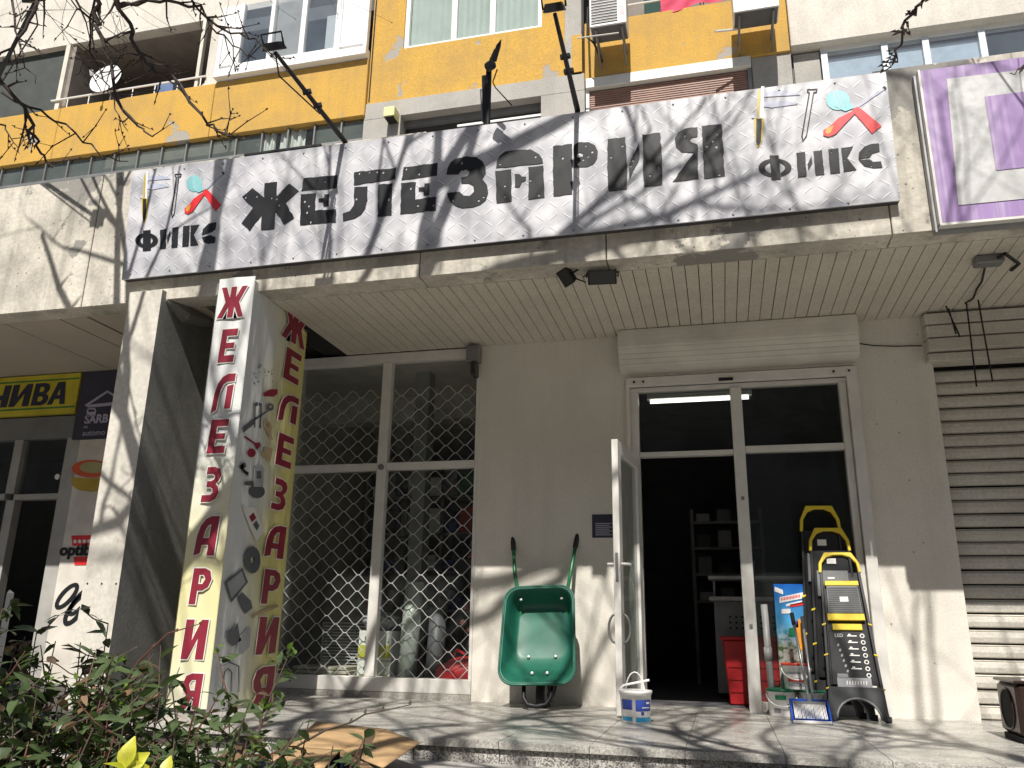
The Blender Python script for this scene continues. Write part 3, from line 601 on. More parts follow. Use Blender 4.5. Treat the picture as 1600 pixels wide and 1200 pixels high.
G = {   # letters of the banner in a unit box
 'Ж': [[(0, 0), (.2, 0), (.36, .33), (.39, .33), (.39, 0), (.6, 0), (.6, .33), (.63, .33), (.8, 0), (1, 0), (.76, .5), (1, 1), (.8, 1), (.63, .67), (.6, .67), (.6, 1), (.39, 1), (.39, .67), (.36, .67), (.2, 1), (0, 1), (.24, .5)]],
 'Е': [[(0, 0), (1, 0), (1, .2), (.36, .2), (.36, .42), (.9, .42), (.9, .58), (.36, .58), (.36, .8), (1, .8), (1, 1), (0, 1)]],
 'Л': [[(0, 0), (.25, .08), (.27, .4), (.33, .6), (.45, .74), (.62, .8), (1, .8), (1, 1), (.62, 1), (.35, .93), (.14, .76), (.03, .5)], [(.66, .1), (.98, .1), (.98, .72), (.66, .68)]],
 'З': [[(.0, 0), (.55, 0), (.85, .08), (.98, .25), (.9, .42), (.72, .51), (.9, .62), (.98, .78), (.85, .94), (.55, 1), (.1, 1), (.1, .8), (.5, .8), (.63, .74), (.6, .64), (.45, .59), (.2, .59), (.2, .42), (.45, .42), (.6, .36), (.62, .25), (.5, .19), (0, .19)]],
 'А': [[(0, 0), (.3, .06), (.32, .27), (.65, .27), (.65, 0), (1, 0), (1, 1), (.62, 1), (.35, .93), (.14, .76), (.03, .5)], [(.34, .44), (.65, .44), (.65, .8), (.5, .76), (.39, .64)]],
 'Р': [[(0, 0), (.34, 0), (.34, .38), (.6, .38), (.88, .48), (1, .7), (.88, .92), (.6, 1), (0, 1)], [(.34, .56), (.34, .82), (.56, .82), (.68, .7), (.56, .56)]],
 'И': [[(0, 0), (.3, 0), (.64, .55), (.64, 0), (1, 0), (1, 1), (.7, 1), (.36, .45), (.36, 1), (0, 1)]],
 'Я': [[(1, 0), (.66, 0), (.66, .34), (.58, .34), (.34, 0), (-.05, 0), (.25, .39), (.05, .52), (0, .7), (.12, .92), (.4, 1), (1, 1)], [(.66, .52), (.66, .82), (.44, .82), (.32, .7), (.44, .52)]]}
def banner_letter(ch, box_, face, sh=.22):
    x0, y0, x1, y1 = box_
    if face == 'f': A = onY((x0 + x1) / 2, y0, FYf); C_ = onY((x0 + x1) / 2, y1, FYf); Lp = onY(x0, (y0 + y1) / 2, FYf); Rp = onY(x1, (y0 + y1) / 2, FYf); u0, u1 = Lp.x, Rp.x; fn = lambda u, v, w_: Vector((u, FYf - .009 - w_, v))
    else: A = onX((x0 + x1) / 2, y0, FX1); C_ = onX((x0 + x1) / 2, y1, FX1); Lp = onX(x0, (y0 + y1) / 2, FX1); Rp = onX(x1, (y0 + y1) / 2, FX1); u0, u1 = Lp.y, Rp.y; fn = lambda u, v, w_: Vector((FX1 + .012 + w_, u, v))
    z1, z0 = A.z, C_.z; W, H_ = u1 - u0, z1 - z0
    k_ = sh * H_ / max(W, .01) * (.35 if face == 'f' else .5)
    lps = [[(u0 + W * ((a * (1 - k_ * .6) + k_ * .6 * b)), z0 + H_ * b) for a, b in lp] for lp in G[ch]]
    o = flat('letter', lps, fn, m_crim, VB, .002)
    flat('outline', lps, (lambda f2: lambda u, v, w_: f2(u, v, w_ - .0025))(fn), m_outl, o, .001, .008)
for ch, bx_ in zip('ЖЕЛЕЗАРИЯ', [(343, 449, 385, 496), (344, 515, 370, 566), (334, 585, 366, 645), (327, 656, 356, 708), (318, 730, 346, 784), (307, 807, 341, 868), (299, 888, 331, 944), (287, 968, 324, 1030), (284, 1052, 316, 1108)]): banner_letter(ch, bx_, 'f')
for ch, bx_ in zip('ЖЕЛЕЗАРИЯ', [(439, 482, 479, 538), (442, 547, 468, 598), (434, 615, 464, 664), (430, 679, 456, 730), (423, 748, 447, 798), (413, 820, 444, 872), (408, 890, 436, 944), (400, 964, 432, 1022), (391, 1042, 425, 1110)]): banner_letter(ch, bx_, 's')
m_sketch = mat('grey_sketch_print', (.10, .105, .12), .5); m_sketch2 = mat('pale_sketch_print', (.36, .37, .38), .5); m_tan = mat('tan_print', (.40, .30, .17), .5)
def sp(pts, ox=0, oy=0, sc=1.0): return [(lambda p: (p.y, p.z))(onX(ox + a / sc, oy + b / sc, FX1)) for a, b in pts]
sfn = lambda u, v, w_: Vector((FX1 + .010 + w_, u, v))
def pr(nm, pts, m_, ox=0, oy=0, sc=1.0, lift=0.0): return flat(nm, [sp(l, ox, oy, sc) for l in (pts if isinstance(pts[0], list) else [pts])], lambda u, v, w_: sfn(u, v, w_ + lift), m_, VB, .002)
zq = (300, 540, 5.4556); zq2 = (300, 680, 2.6667)
pr('printed_tool', [(600, 405), (650, 375), (720, 372), (720, 410), (685, 437), (605, 432)], m_crim, *zq)
pr('printed_tool', [ell(657, 525, 30, 34, 14), ell(660, 520, 12, 14, 10)], m_sketch, *zq); pr('printed_tool', [(425, 745), (420, 700), (500, 630), (640, 550), (645, 560), (525, 640), (520, 670)], m_sketch, *zq)
pr('printed_pliers', [(523, 490), (550, 480), (552, 510), (532, 520), (530, 700), (520, 700)], m_sketch, *zq); pr('printed_pliers', [(560, 485), (585, 495), (585, 560), (578, 710), (566, 705), (572, 520), (558, 510)], m_sketch, *zq)
pr('printed_clamp', [[(605, 640), (625, 625), (650, 650), (670, 690), (665, 760), (680, 800), (672, 806), (650, 770), (610, 700)], [(620, 650), (640, 660), (650, 690), (625, 690)]], m_tan, *zq)
pr('printed_brush', [(430, 780), (445, 770), (530, 830), (570, 825), (575, 850), (545, 890), (520, 840)], m_crim, *zq); pr('printed_brush', [(598, 860), (680, 880), (655, 990), (585, 940)], m_tan, *zq); pr('printed_brush', [(550, 880), (600, 850), (598, 900), (575, 925)], m_sketch2, *zq)
pr('printed_tool', ell(497, 915, 36, 38, 14), m_crim, *zq); pr('printed_tap', [(395, 1040), (420, 995), (440, 1060), (475, 1100), (460, 1110), (430, 1070)], m_sketch, *zq)
for a in range(26): u_, v_ = R.uniform(490, 690), R.uniform(150, 330); pr('printed_screw', [(u_, v_), (u_ + R.uniform(6, 22), v_ + R.uniform(2, 8)), (u_ + R.uniform(2, 10), v_ + R.uniform(8, 22))], m_sketch2 if a % 2 else m_sketch, *zq)
pr('printed_grinder', [ell(266, 235, 33, 28, 16)], m_sketch, *zq2); pr('printed_grinder', [(212, 195), (250, 190), (252, 210), (214, 208)], m_sketch, *zq2, .002); pr('printed_grinder', [(255, 135), (280, 120), (296, 140), (290, 215), (250, 215)], m_sketch2, *zq2, .002); pr('printed_grinder', [(262, 150), (282, 148), (284, 180), (262, 182)], m_sketch, *zq2, .003)
pr('printed_tap', [(193, 130), (215, 112), (222, 130), (205, 142), (232, 155), (228, 166), (208, 155)], m_sketch, *zq2)
pr('printed_flyer', [(205, 300), (255, 300), (298, 400), (262, 440), (235, 380)], m_outl, *zq2); pr('printed_flyer', [(232, 340), (250, 322), (262, 345), (244, 362)], m_crim, *zq2, .002); pr('printed_flyer', [(248, 372), (262, 355), (275, 378), (264, 398)], m_sketch, *zq2, .002)
pr('printed_disc', [ell(248, 520, 33, 56, 20), ell(248, 520, 9, 15, 12)], m_sketch, *zq2)
pr('printed_lamp', [[(132, 612), (205, 552), (228, 612), (158, 698)], [(142, 615), (202, 566), (218, 612), (160, 680)]], m_sketch, *zq2); pr('printed_lamp', [(142, 615), (202, 566), (218, 612), (160, 680)], m_sketch2, *zq2, -.0005)
pr('printed_lamp', [(185, 672), (205, 655), (240, 690), (246, 720), (215, 745), (196, 710)], m_sketch, *zq2, .001); pr('printed_bolt', [(245, 750), (260, 740), (350, 705), (356, 714), (262, 752), (250, 764)], m_tan, *zq2)
pr('printed_valve', [(138, 815), (165, 808), (185, 780), (192, 830), (200, 855), (165, 880), (142, 860)], m_sketch, *zq2); pr('printed_valve', [(190, 850), (225, 800), (240, 800), (235, 880), (205, 912), (185, 905)], m_sketch2, *zq2)
coil = MB()
for pts in ([(150, 910), (150, 945), (105, 965), (92, 1075)], [(150, 945), (188, 962), (188, 1070)], [(118, 1075), (130, 985), (145, 972), (160, 990), (158, 1070)]):
    coil.tube([onX(300 + a / 2.6667, 680 + b / 2.6667, FX1) + Vector((.012, 0, 0)) for a, b in pts], .006, 5)
coil.build('printed_heating_coil', m_sketch, VB)
# ------------------------------------------------------------------ neighbour's signs
m_signy = mat('yellow_sign_board', (.55, .46, .03), .45); m_green = mat('green_stripe', (.05, .20, .04), .5); m_navy = mat('navy_lettering', (.02, .02, .045), .5); m_darkb = mat('dark_navy_board', (.035, .035, .06), .5)
NS = thing('yellow_sign', 'yellow sign with green stripes and black letters over the left shop window', 'sign', (-5, -.05, 2.7))
box('board', m_signy, NS, -8, -4.40, -.05, -.002, 2.675, 3.115)
for zz in (3.045, 2.735): box('stripe', m_green, NS, -8, -4.41, -.0535, -.0505, zz, zz + .018)
fnN = front(-.054)
GB = {'Ч': [[(.68, 0), (1, 0), (1, 1), (.68, 1), (.68, .55), (.42, .52), (.32, .62), (.32, 1), (0, 1), (0, .58), (.14, .36), (.42, .3), (.68, .34)]],
 'И': [[(0, 0), (.28, 0), (.68, .6), (.68, 0), (1, 0), (1, 1), (.72, 1), (.32, .4), (.32, 1), (0, 1)]],
 'В': [[(0, 0), (.65, 0), (.9, .08), (1, .27), (.93, .43), (.78, .52), (.9, .62), (.95, .75), (.86, .93), (.62, 1), (0, 1)], [(.32, .17), (.58, .17), (.68, .28), (.58, .4), (.32, .4)], [(.32, .6), (.55, .6), (.63, .71), (.55, .83), (.32, .83)]],
 'А': [[(0, 0), (.28, 0), (.36, .24), (.66, .24), (.72, 0), (1, 0), (.76, 1), (.36, 1)], [(.42, .41), (.62, .41), (.55, .74)]]}
xs = U(-14, 640).x
for ch, x0p, x1p in (('Ч', -14, 21), ('И', 21, 54), ('В', 55, 83), ('А', 80, 110)):
    a = U(x0p, 620).x + .015; b = U(x1p, 620).x - .012
    flat('letter', [[(a + (b - a) * p + .02 * q_, 2.778 + .245 * q_) for p, q_ in lp] for lp in GB[ch]], fnN, m_navy, NS)
SS = thing('dark_sign', 'dark navy sign with pale truck and roof emblem behind the left pillar', 'sign', (-4, -.04, 2.4))
box('board', m_darkb, SS, -4.385, -3.3, -.04, -.002, 2.39, 3.12)
fnS = front(-.044); m_lav = mat('lavender_print', (.40, .38, .48), .5)
tS = tracer(0, 560, 6.0, -.04)
flat('emblem_roof', [tS([(795, 440), (1010, 300), (1180, 400), (1180, 425), (1010, 322), (840, 435), (1180, 398), (1180, 430), (830, 462)])], fnS, m_lav, SS)
flat('emblem_truck', [tS([(815, 490), (830, 468), (895, 466), (905, 490), (895, 540), (820, 545)]), tS([(832, 480), (890, 478), (892, 500), (830, 503)])], fnS, m_lav, SS)
p_ = U(136, 663); textp('letters', 'SARB', .125, p_.x, p_.z, fnS, m_lav, SS, offset=.004); p_ = U(133, 682.5); textp('letters', 'automo', .088, p_.x, p_.z, fnS, m_lav, SS)
p_ = U(135, 671); textp('letters', 'HII', .04, p_.x, p_.z, fnS, m_lav, SS)
AP = thing('advertising_panel', 'white panel printed with filter, belts and red logo beside the left pillar', 'sign', (-4, -.03, 0))
box('board', mat('white_panel_vinyl', (.62, .58, .52), .5), AP, -4.285, -3.2, -.03, -.002, -.0, 2.385)
fnA = front(-.034); tA = tracer(60, 700, 4.0, -.03)
flat('printed_filter', [tA(ell(330, 130, 120, 55, 24))], fnA, mat('orange_print', (.62, .09, .03), .5), AP); flat('printed_filter', [tA(ell(345, 122, 85, 36, 20))], front(-.036), mat('olive_print', (.40, .36, .16), .5), AP)
flat('printed_filter', [tA([(210, 165), (225, 185), (290, 190), (450, 185), (450, 260), (330, 275), (250, 262), (215, 235)])], fnA, mat('ochre_print', (.46, .31, .03), .5), AP)
flat('printed_logo', [tA([(208, 548), (450, 542), (450, 602), (215, 612)])], fnA, m_redp, AP); flat('printed_logo', [tA([(222, 680), (430, 676), (430, 728), (228, 732)])], fnA, m_redp, AP)
for k_ in range(6): flat('printed_dot', [tA(ell(232 + 29 * k_, 585 - k_, 11, 12, 10))], front(-.036), m_white, AP)
p_ = U(60 + 132 / 4, 700 + 670 / 4, -.03); textp('letters', 'optib', .155, p_.x, p_.z, front(-.037), m_ink, AP, offset=.006, sx=1.12)
def belt(cx, cy, rx, ry, ang):
    ca, sa = math.cos(ang), math.sin(ang); f_ = lambda a, b: [(cx + x_ * ca - y_ * sa, cy + x_ * sa + y_ * ca) for x_, y_ in ell(0, 0, a, b, 20)]
    flat('printed_belt', [tA(f_(rx, ry)), tA(f_(rx * .72, ry * .45))], fnA, m_ink, AP)
belt(180, 925, 105, 42, -.85); belt(235, 1010, 120, 48, -.95); belt(260, 960, 110, 40, -.9)
# ------------------------------------------------------------------ floodlights on arms above the sign
def flood(parent, c, facing, up, w_, h, m=m_iron):
    c = Vector(c); f = Vector(facing).normalized(); s_ = f.cross(Vector(up)).normalized(); u = s_.cross(f)
    mb = MB(); P8 = [(-1, -1), (1, -1), (1, 1), (-1, 1)]
    mb.add([c + s_ * (a * w_ / 2) + u * (b * h / 2) + f * .02 for a, b in P8] + [c + s_ * (a * w_ * .38) + u * (b * h * .38) - f * .03 for a, b in P8], [(0, 1, 2, 3), (7, 6, 5, 4)] + [(i, (i + 1) % 4, 4 + (i + 1) % 4, 4 + i) for i in range(4)])
    o = mb.build('floodlight', m, parent)
    MB().add([c + s_ * (a * w_ * .43) + u * (b * h * .42) + f * .0215 for a, b in P8], [(0, 1, 2, 3)]).build('lens', m_blackpl, o, recalc=False)
    MB().tube([c + s_ * w_ * .54, c + s_ * w_ * .56 - f * .09, c - s_ * w_ * .56 - f * .09, c - s_ * w_ * .54], .008, 5).build('bracket', m, parent)
    return o
armspec = [((-45, 205), (54, 6), -2.7, 'grey floodlight arm above the bare concrete left of the sign'), ((541, 224), (430, 82), -2.70, 'black floodlight arm over the left part of the long sign'), ((762, 190), (775, 78), -2.05, 'short black floodlight arm over the middle of the long sign'), ((903, 174), (867, 22), -2.66, 'tall black floodlight arm over the right half of the long sign')]
for i, (b0, h0, yh, lab) in enumerate(armspec):
    base = onY(*b0, SY + .05); head = onY(*h0, yh)
    A = thing('floodlight_arm', lab, 'floodlight', base, 'floodlight arms above the shop sign')
    low = base + Vector((0, 0, -.25)); mid = base + (head - base) * .45
    if i == 2:
        up = onY(757, 120, SY); MB().tube([low, up], .026, 6).build('pole', m_iron, A); MB().tube([onY(755, 190, SY + .03), onY(752, 140, SY + .03)], .012, 5).build('stub', m_alu_d, A)
        up = onY(764, 112, SY); MB().tube([low, up, onY(766, 100, -1.95), head], [.024, .024, .02, .016], 7).build('arm', m_iron, A); MB().tube([onY(762, 105, -2), onY(770, 100, -2.03)], .036, 8).build('floodlight', m_iron, A); MB().tube([onY(772, 95, -2.05), onY(779, 72, -2.12), onY(783, 62, -2.14)], [.021, .018, .003], 7).build('lamp_spike', m_iron, A)
        MB().tube([onY(777, 108, -2), onY(770, 128, -1.95), onY(774, 137, -1.9), onY(800, 165, -1.87)], .005, 5).build('cable', m_rubber, A)
    else:
        MB().tube([low, base + Vector((0, -.02, 0)), mid, head], [.023, .023, .018, .014], 6).build('pole', m_iron, A)
        f_ = Vector((0, .62, -.78)); flood(A, head + Vector((0, -.02, .03)), f_, (0, 0, 1), .14, .11)
        MB().tube([head, head + Vector((.02, .05, -.16)), mid + Vector((.02, .02, -.06)), mid], .006, 5).build('cable', m_rubber, A)
        for t in (.45, .6): MB().tube([base + (head - base) * t - Vector((.03, 0, 0)), base + (head - base) * t + Vector((.03, .02, .02))], .022, 6).build('clamp', m_iron, A)
        if i == 1: MB().box(base.x - .9, base.x - .2, SY - .005, SY + .03, 4.343, 4.362).build('rail', m_iron, A); 
# floodlights under the canopy edge
c1, c2 = onY(886, 432, -1.5), onY(941, 432, -1.5)
A = thing('canopy_floodlight', 'small black square floodlight turned sideways under the canopy edge', 'floodlight', c1, 'floodlights under the canopy edge')
flood(A, c1, (-.55, -.5, -.6), (0, 0, 1), .13, .13); MB().box(c1.x - .03, c1.x + .03, -1.48, -1.42, c1.z + .03, 3.127).build('mount', m_iron, A)
MB().tube([c1 + Vector((.06, 0, -.02)), c1 + Vector((.14, 0, -.06)), c2 + Vector((-.14, 0, .01)), c2 + Vector((-.05, .03, .07))], .006, 5).build('cable', m_rubber, A)
A = thing('canopy_floodlight', 'wide black floodlight facing out under the canopy edge', 'floodlight', c2, 'floodlights under the canopy edge')
flood(A, c2, (.08, -.75, -.66), (0, 0, 1), .21, .11); MB().tube([c2 + Vector((-.1, .02, .02)), c2 + Vector((-.1, .03, .10)), c2 + Vector((.09, .03, .115)), c2 + Vector((.1, .02, .03))], .007, 5).build('yoke', m_iron, A)
# junction box, spare cable and hanging rods at the right
c3 = onZ(1543, 402, 3.12)
A = thing('junction_box', 'grey junction box with a loose curled bracket on the plank ceiling', 'junction box', c3)
MB().box(c3.x - .09, c3.x + .09, c3.y - .05, c3.y + .05, 3.06, 3.124).build('casing', m_alu_d, A, bevel=.01)
MB().tube([onZ(1560, 402, 3.08), onZ(1570, 396, 3.06), onZ(1592, 412, 3.06), onZ(1580, 422, 3.07)], .013, 6).build('arm', m_iron, A)
MB().tube([onZ(1540, 412, 3.1), onZ(1534, 440, 3.105), onZ(1526, 452, 3.105), onZ(1520, 467, 3.1), onZ(1508, 474, 3.1)], .008, 5).build('cable', m_iron, A)
A = thing('hanging_rods', 'thin dark rods hanging in front of the grey roller shutter box', 'rods', onZ(1510, 470, 3.1))
for a, b in (((1526, 455), (1551, 596)), ((1510, 473), (1526, 604)), ((1478, 478), (1500, 526)), ((1482, 482), (1494, 522))):
    p0 = onY(*a, -.3); p1 = onY(*b, -.3); MB().tube([p0, p1], .0065, 5).build('rod', m_iron, A)
MB().tube([onY(1440, 540, -.01), onY(1400, 541, -.01), onY(1365, 540, -.01), onY(1338, 536, -.02)], .005, 5).build('cable', m_rubber, A)
c4 = onY(741, 572, -.12)
A = thing('alarm_siren', 'dark siren box in the upper corner between shop window and wall', 'siren', c4)
MB().box(-.10, .02, -.14, -.02, 2.94, 3.10).build('mount', m_alu_d, A, bevel=.01); MB().box(-.05, .0, -.16, -.03, 2.80, 2.935).build('horn', m_blackpl, A, bevel=.012)
# ------------------------------------------------------------------ things on the tower
dc = onY(165, 123, T - .15); A = thing('satellite_dish', 'white satellite dish on the shaded loggia railing', 'satellite dish', dc)
nrm = Vector((.0, -.6, .1)).normalized(); M3 = nrm.to_track_quat('Z', 'Y').to_matrix()
MB().lathe([(.001, -.07), (.15, -.055), (.26, -.02), (.34, .0), (.35, .006), (.34, .006), (.26, -.012), (.001, -.06)], dc, 28, M3).build('reflector', m_pvc, A, smooth=True)
MB().tube([dc - nrm * .05, dc - nrm * .2 + Vector((0, .1, -.05)), dc + Vector((.1, .37, -.3))], .02, 6).build('mount', m_alu_d, A); MB().tube([dc + M3 @ Vector((0, -.32, 0)), dc + M3 @ Vector((0, -.2, .33))], .012, 6).build('feed_arm', m_alu_d, A); MB().tube([dc + M3 @ Vector((0, -.22, .30)), dc + M3 @ Vector((0, -.14, .36))], .035, 8).build('receiver', m_pvc, A)
m_acd = mat('condenser_fins', (.13, .13, .13), .6, .3); m_ac = mat('off_white_casing', (.66, .65, .62), .45)
def ac_unit(x0, x1, z0, lab, grille=True):
    A = thing('air_conditioner', lab, 'air conditioner', ((x0 + x1) / 2, T, z0), 'air conditioners on the yellow parapet'); y0 = T - .80; y1 = T - .42
    MB().box(x0, x1, y0, y1, z0, z0 + .58).build('casing', m_ac, A, bevel=.012)
    if grille:
        MB().box(x0 + .03, x1 - .14, y0 - .004, y0 - .001, z0 + .05, z0 + .54).build('coil', m_acd, A)
        for k_ in range(9): MB().box(x0 + .03, x1 - .14, y0 - .014, y0 - .005, z0 + .06 + .053 * k_, z0 + .066 + .053 * k_).build('louvre', m_ac, A)
        MB().box(x1 - .10, x1 - .03, y0 - .003, y0 - .0005, z0 + .16, z0 + .32).build('label', mat('pink_label', (.62, .35, .36), .5), A); MB().box(x1 - .11, x1 - .03, y0 - .003, y0 - .0005, z0 + .44, z0 + .50).build('label', mat('blue_label', (.25, .45, .60), .5), A)
    for xx in (x0 + .07, x1 - .1):
        MB().box(xx, xx + .035, y0 + .05, T - .1, z0 - .035, z0 - .001).build('bracket', m_alu_d, A); MB().tube([(xx + .017, y0 + .1, z0 - .03), (xx + .017, T - .1, z0 - .25)], .014, 5).build('strut', m_alu_d, A)
    MB().box(x0 + .02, x1 - .02, y0 + .02, y1, z0 - .006, z0 - .0005).build('base_tray', m_acd, A); return A
a0 = onY(921, 45, T - .80); a1 = onY(979, 35, T - .80)
A = ac_unit(a0.x, a1.x, a0.z + .02, 'air conditioner with grey grille and pink label left on the yellow parapet')
MB().tube([(a0.x - .12, T - .12, a0.z + 1.0), (a0.x - .08, T - .5, a0.z + .1), (a0.x + .03, T - .5, a0.z - .04), (a0.x + .1, T - .11, a0.z - .1)], .02, 6).build('hose', m_iron, A); MB().tube([(a0.x - .2, T - .75, a0.z - .1), (a0.x + .45, T - .75, a0.z - .12)], .012, 5).build('drain_pipe', m_alu, A)
a0 = onY(1146, 20, T - .80); a1 = onY(1218, 10, T - .80)
A = ac_unit(a0.x, a1.x, a0.z + .0, 'air conditioner seen from below at the right end of the yellow parapet', False)
MB().tube([(a0.x - .28, T - .6, a0.z - .12), (a0.x + .05, T - .5, a0.z - .06)], .02, 6).build('drain_pipe', m_alu, A)
cl = MB(); vs = []; fs = []; c0 = onY(1033, 22, T - .08).x; c1_ = onY(1132, 5, T - .08).x
for i in range(25):
    for j in range(9):
        u = i / 24; vs.append((c0 + (c1_ - c0) * u, T - .065 - .035 * abs(math.sin(u * 9 + j * .3)) - .012 * j / 8, 10.63 - .34 * j / 8 * (1 - .25 * u + .1 * math.sin(u * 8))))
for i in range(24):
    for j in range(8): a = i * 9 + j; fs.append((a, a + 9, a + 10, a + 1))
o = cl.add(vs, fs).build('red_laundry', mat('pink_red_cloth', (.62, .06, .12), .85, var=.2, vs=6), smooth=True, recalc=False); tag(o, 'pink red cloth hung over the white balcony railing', 'laundry')
yb = onY(600, 205, T - .2); A = thing('yellow_box', 'small pale yellow vent box on the grey concrete', 'vent box', (yb.x, T - .05, yb.z))
MB().box(yb.x, yb.x + .20, T - .28, T - .051, 8.93, 9.12).build('casing', mat('pale_yellow_plastic', (.70, .66, .30), .5), A, bevel=.01); MB().box(yb.x + .02, yb.x + .18, T - .27, T - .06, 8.915, 8.929).build('opening', m_black, A)

# ------------------------------------------------------------------ wheelbarrow leaning on the wall
WB = thing('wheelbarrow', 'green steel wheelbarrow standing on its nose against the cream wall', 'wheelbarrow', (.67, -.5, 0))
m_gr = mat('glossy_green_enamel', (.010, .105, .068), .44, var=.15, vs=3); m_grd = mat('green_tube_paint', (.02, .15, .06), .35)
ang = rad(18); roll = rad(-2.2)
wu = Vector((math.cos(roll), 0, -math.sin(roll))); wv0 = Vector((0, math.sin(ang), math.cos(ang))); wv = (wv0 + Vector((math.sin(roll), 0, 0))).normalized(); ww = wu.cross(wv).normalized()
if ww.y > 0: ww = -ww
WO = Vector((.675, -.50, 0.0))
def wp(u, v, w_): return WO + wu * u + wv * v + ww * w_
def rrect(cx, cv, hw0, hw1, hv, r, w_, n=6):
    """rounded trapezoid ring, hw0 half width at the bottom, hw1 at the top"""
    out = []
    for k_, (sx, sv) in enumerate(((1, -1), (1, 1), (-1, 1), (-1, -1))):
        hw = hw0 if sv < 0 else hw1; cc = (cx + sx * (hw - r), cv + sv * (hv - r)); a0 = {0: -90, 1: 0, 2: 90, 3: 180}[k_]
        for i in range(n + 1): a = rad(a0 + 90 * i / n); out.append((cc[0] + r * math.cos(a), cc[1] + r * math.sin(a), w_))
    return out
rings = [rrect(0, .555, .298, .284, .385, .12, .075), rrect(0, .555, .29, .276, .377, .115, .082), rrect(0, .555, .283, .268, .369, .11, .075), rrect(0, .575, .268, .252, .325, .11, .0), rrect(0, .60, .245, .232, .265, .10, -.075), rrect(0, .625, .225, .215, .215, .09, -.115), rrect(0, .63, .205, .195, .19, .08, -.122), rrect(0, .63, .10, .09, .09, .05, -.125)]
n = len(rings[0]); vs = [wp(*p) for rg_ in rings for p in rg_]; fs = [(i * n + k_, i * n + (k_ + 1) % n, (i + 1) * n + (k_ + 1) % n, (i + 1) * n + k_) for i in range(len(rings) - 1) for k_ in range(n)] + [tuple((len(rings) - 1) * n + k_ for k_ in range(n))]
tray = MB().add(vs, fs).build('tray', m_gr, WB, smooth=True)
md = tray.modifiers.new('thickness', 'SOLIDIFY'); md.thickness = .003; md.offset = 0
MB().tube([wp(*p) for p in rrect(0, .555, .301, .287, .388, .12, .078)] + [wp(*rrect(0, .555, .301, .287, .388, .12, .078)[0])], .009, 6).build('rim', m_gr, tray, smooth=True)
for u, v, w_ in ((-.17, .87, -.02), (.17, .87, -.02), (-.11, .43, -.115), (.11, .43, -.115), (-.05, .27, .0), (.07, .27, .0)): MB().lathe([(.014, 0), (.010, .008), (.001, .01)], wp(u, v, w_ + .01), 8, ww.to_track_quat('Z', 'Y').to_matrix()).build('bolt', m_galv, WB)
for s_ in (-1, 1):
    h = MB().tube([wp(s_ * .16, .25, -.13), wp(s_ * .19, .70, -.17), wp(s_ * .20, .92, -.06), wp(s_ * .24, 1.10, -.03), wp(s_ * .285, 1.45, -.075)], .016, 8).build('handle', m_grd, WB, smooth=True)
    MB().tube([wp(s_ * .2695, 1.33, -.0595), wp(s_ * .287, 1.465, -.077)], .022, 8).build('grip', m_rubber, h, smooth=True)
    MB().tube([wp(s_ * .19, .62, -.165), wp(s_ * .21, .60, -.32), wp(s_ * .21, .42, -.30), wp(s_ * .17, .38, -.15)], .013, 6).build('leg', m_iron, WB)
    MB().tube([wp(s_ * .15, .34, -.10), wp(s_ * .115, .12, -.02), wp(s_ * .10, .06, .0)], .017, 7).build('fork', m_iron, WB)
MB().tube([wp(-.115, .19, .0), wp(-.105, .08, .02), wp(-.07, .03, .03), wp(0, .018, .03), wp(.07, .03, .03), wp(.105, .08, .02), wp(.115, .19, .0)], .018, 8).build('nose_guard', m_iron, WB, smooth=True)
wc = wp(0, .165, -.20); Mw = Matrix.Rotation(rad(90), 3, 'Y')
wh = MB().lathe([(.09, -.03), (.125, -.036), (.145, -.028), (.152, 0), (.145, .028), (.125, .036), (.09, .03), (.09, -.03)], wc, 26, Mw).build('wheel', m_rubber, WB, smooth=True); MB().lathe([(.02, -.03), (.085, -.015), (.089, .02), (.02, .03)], wc, 20, Mw).build('rim', m_alu_d, wh)
MB().tube([wp(-.30, .02, -.22), wp(-.2, .015, -.2)], .02, 6).build('foot', m_iron, WB)

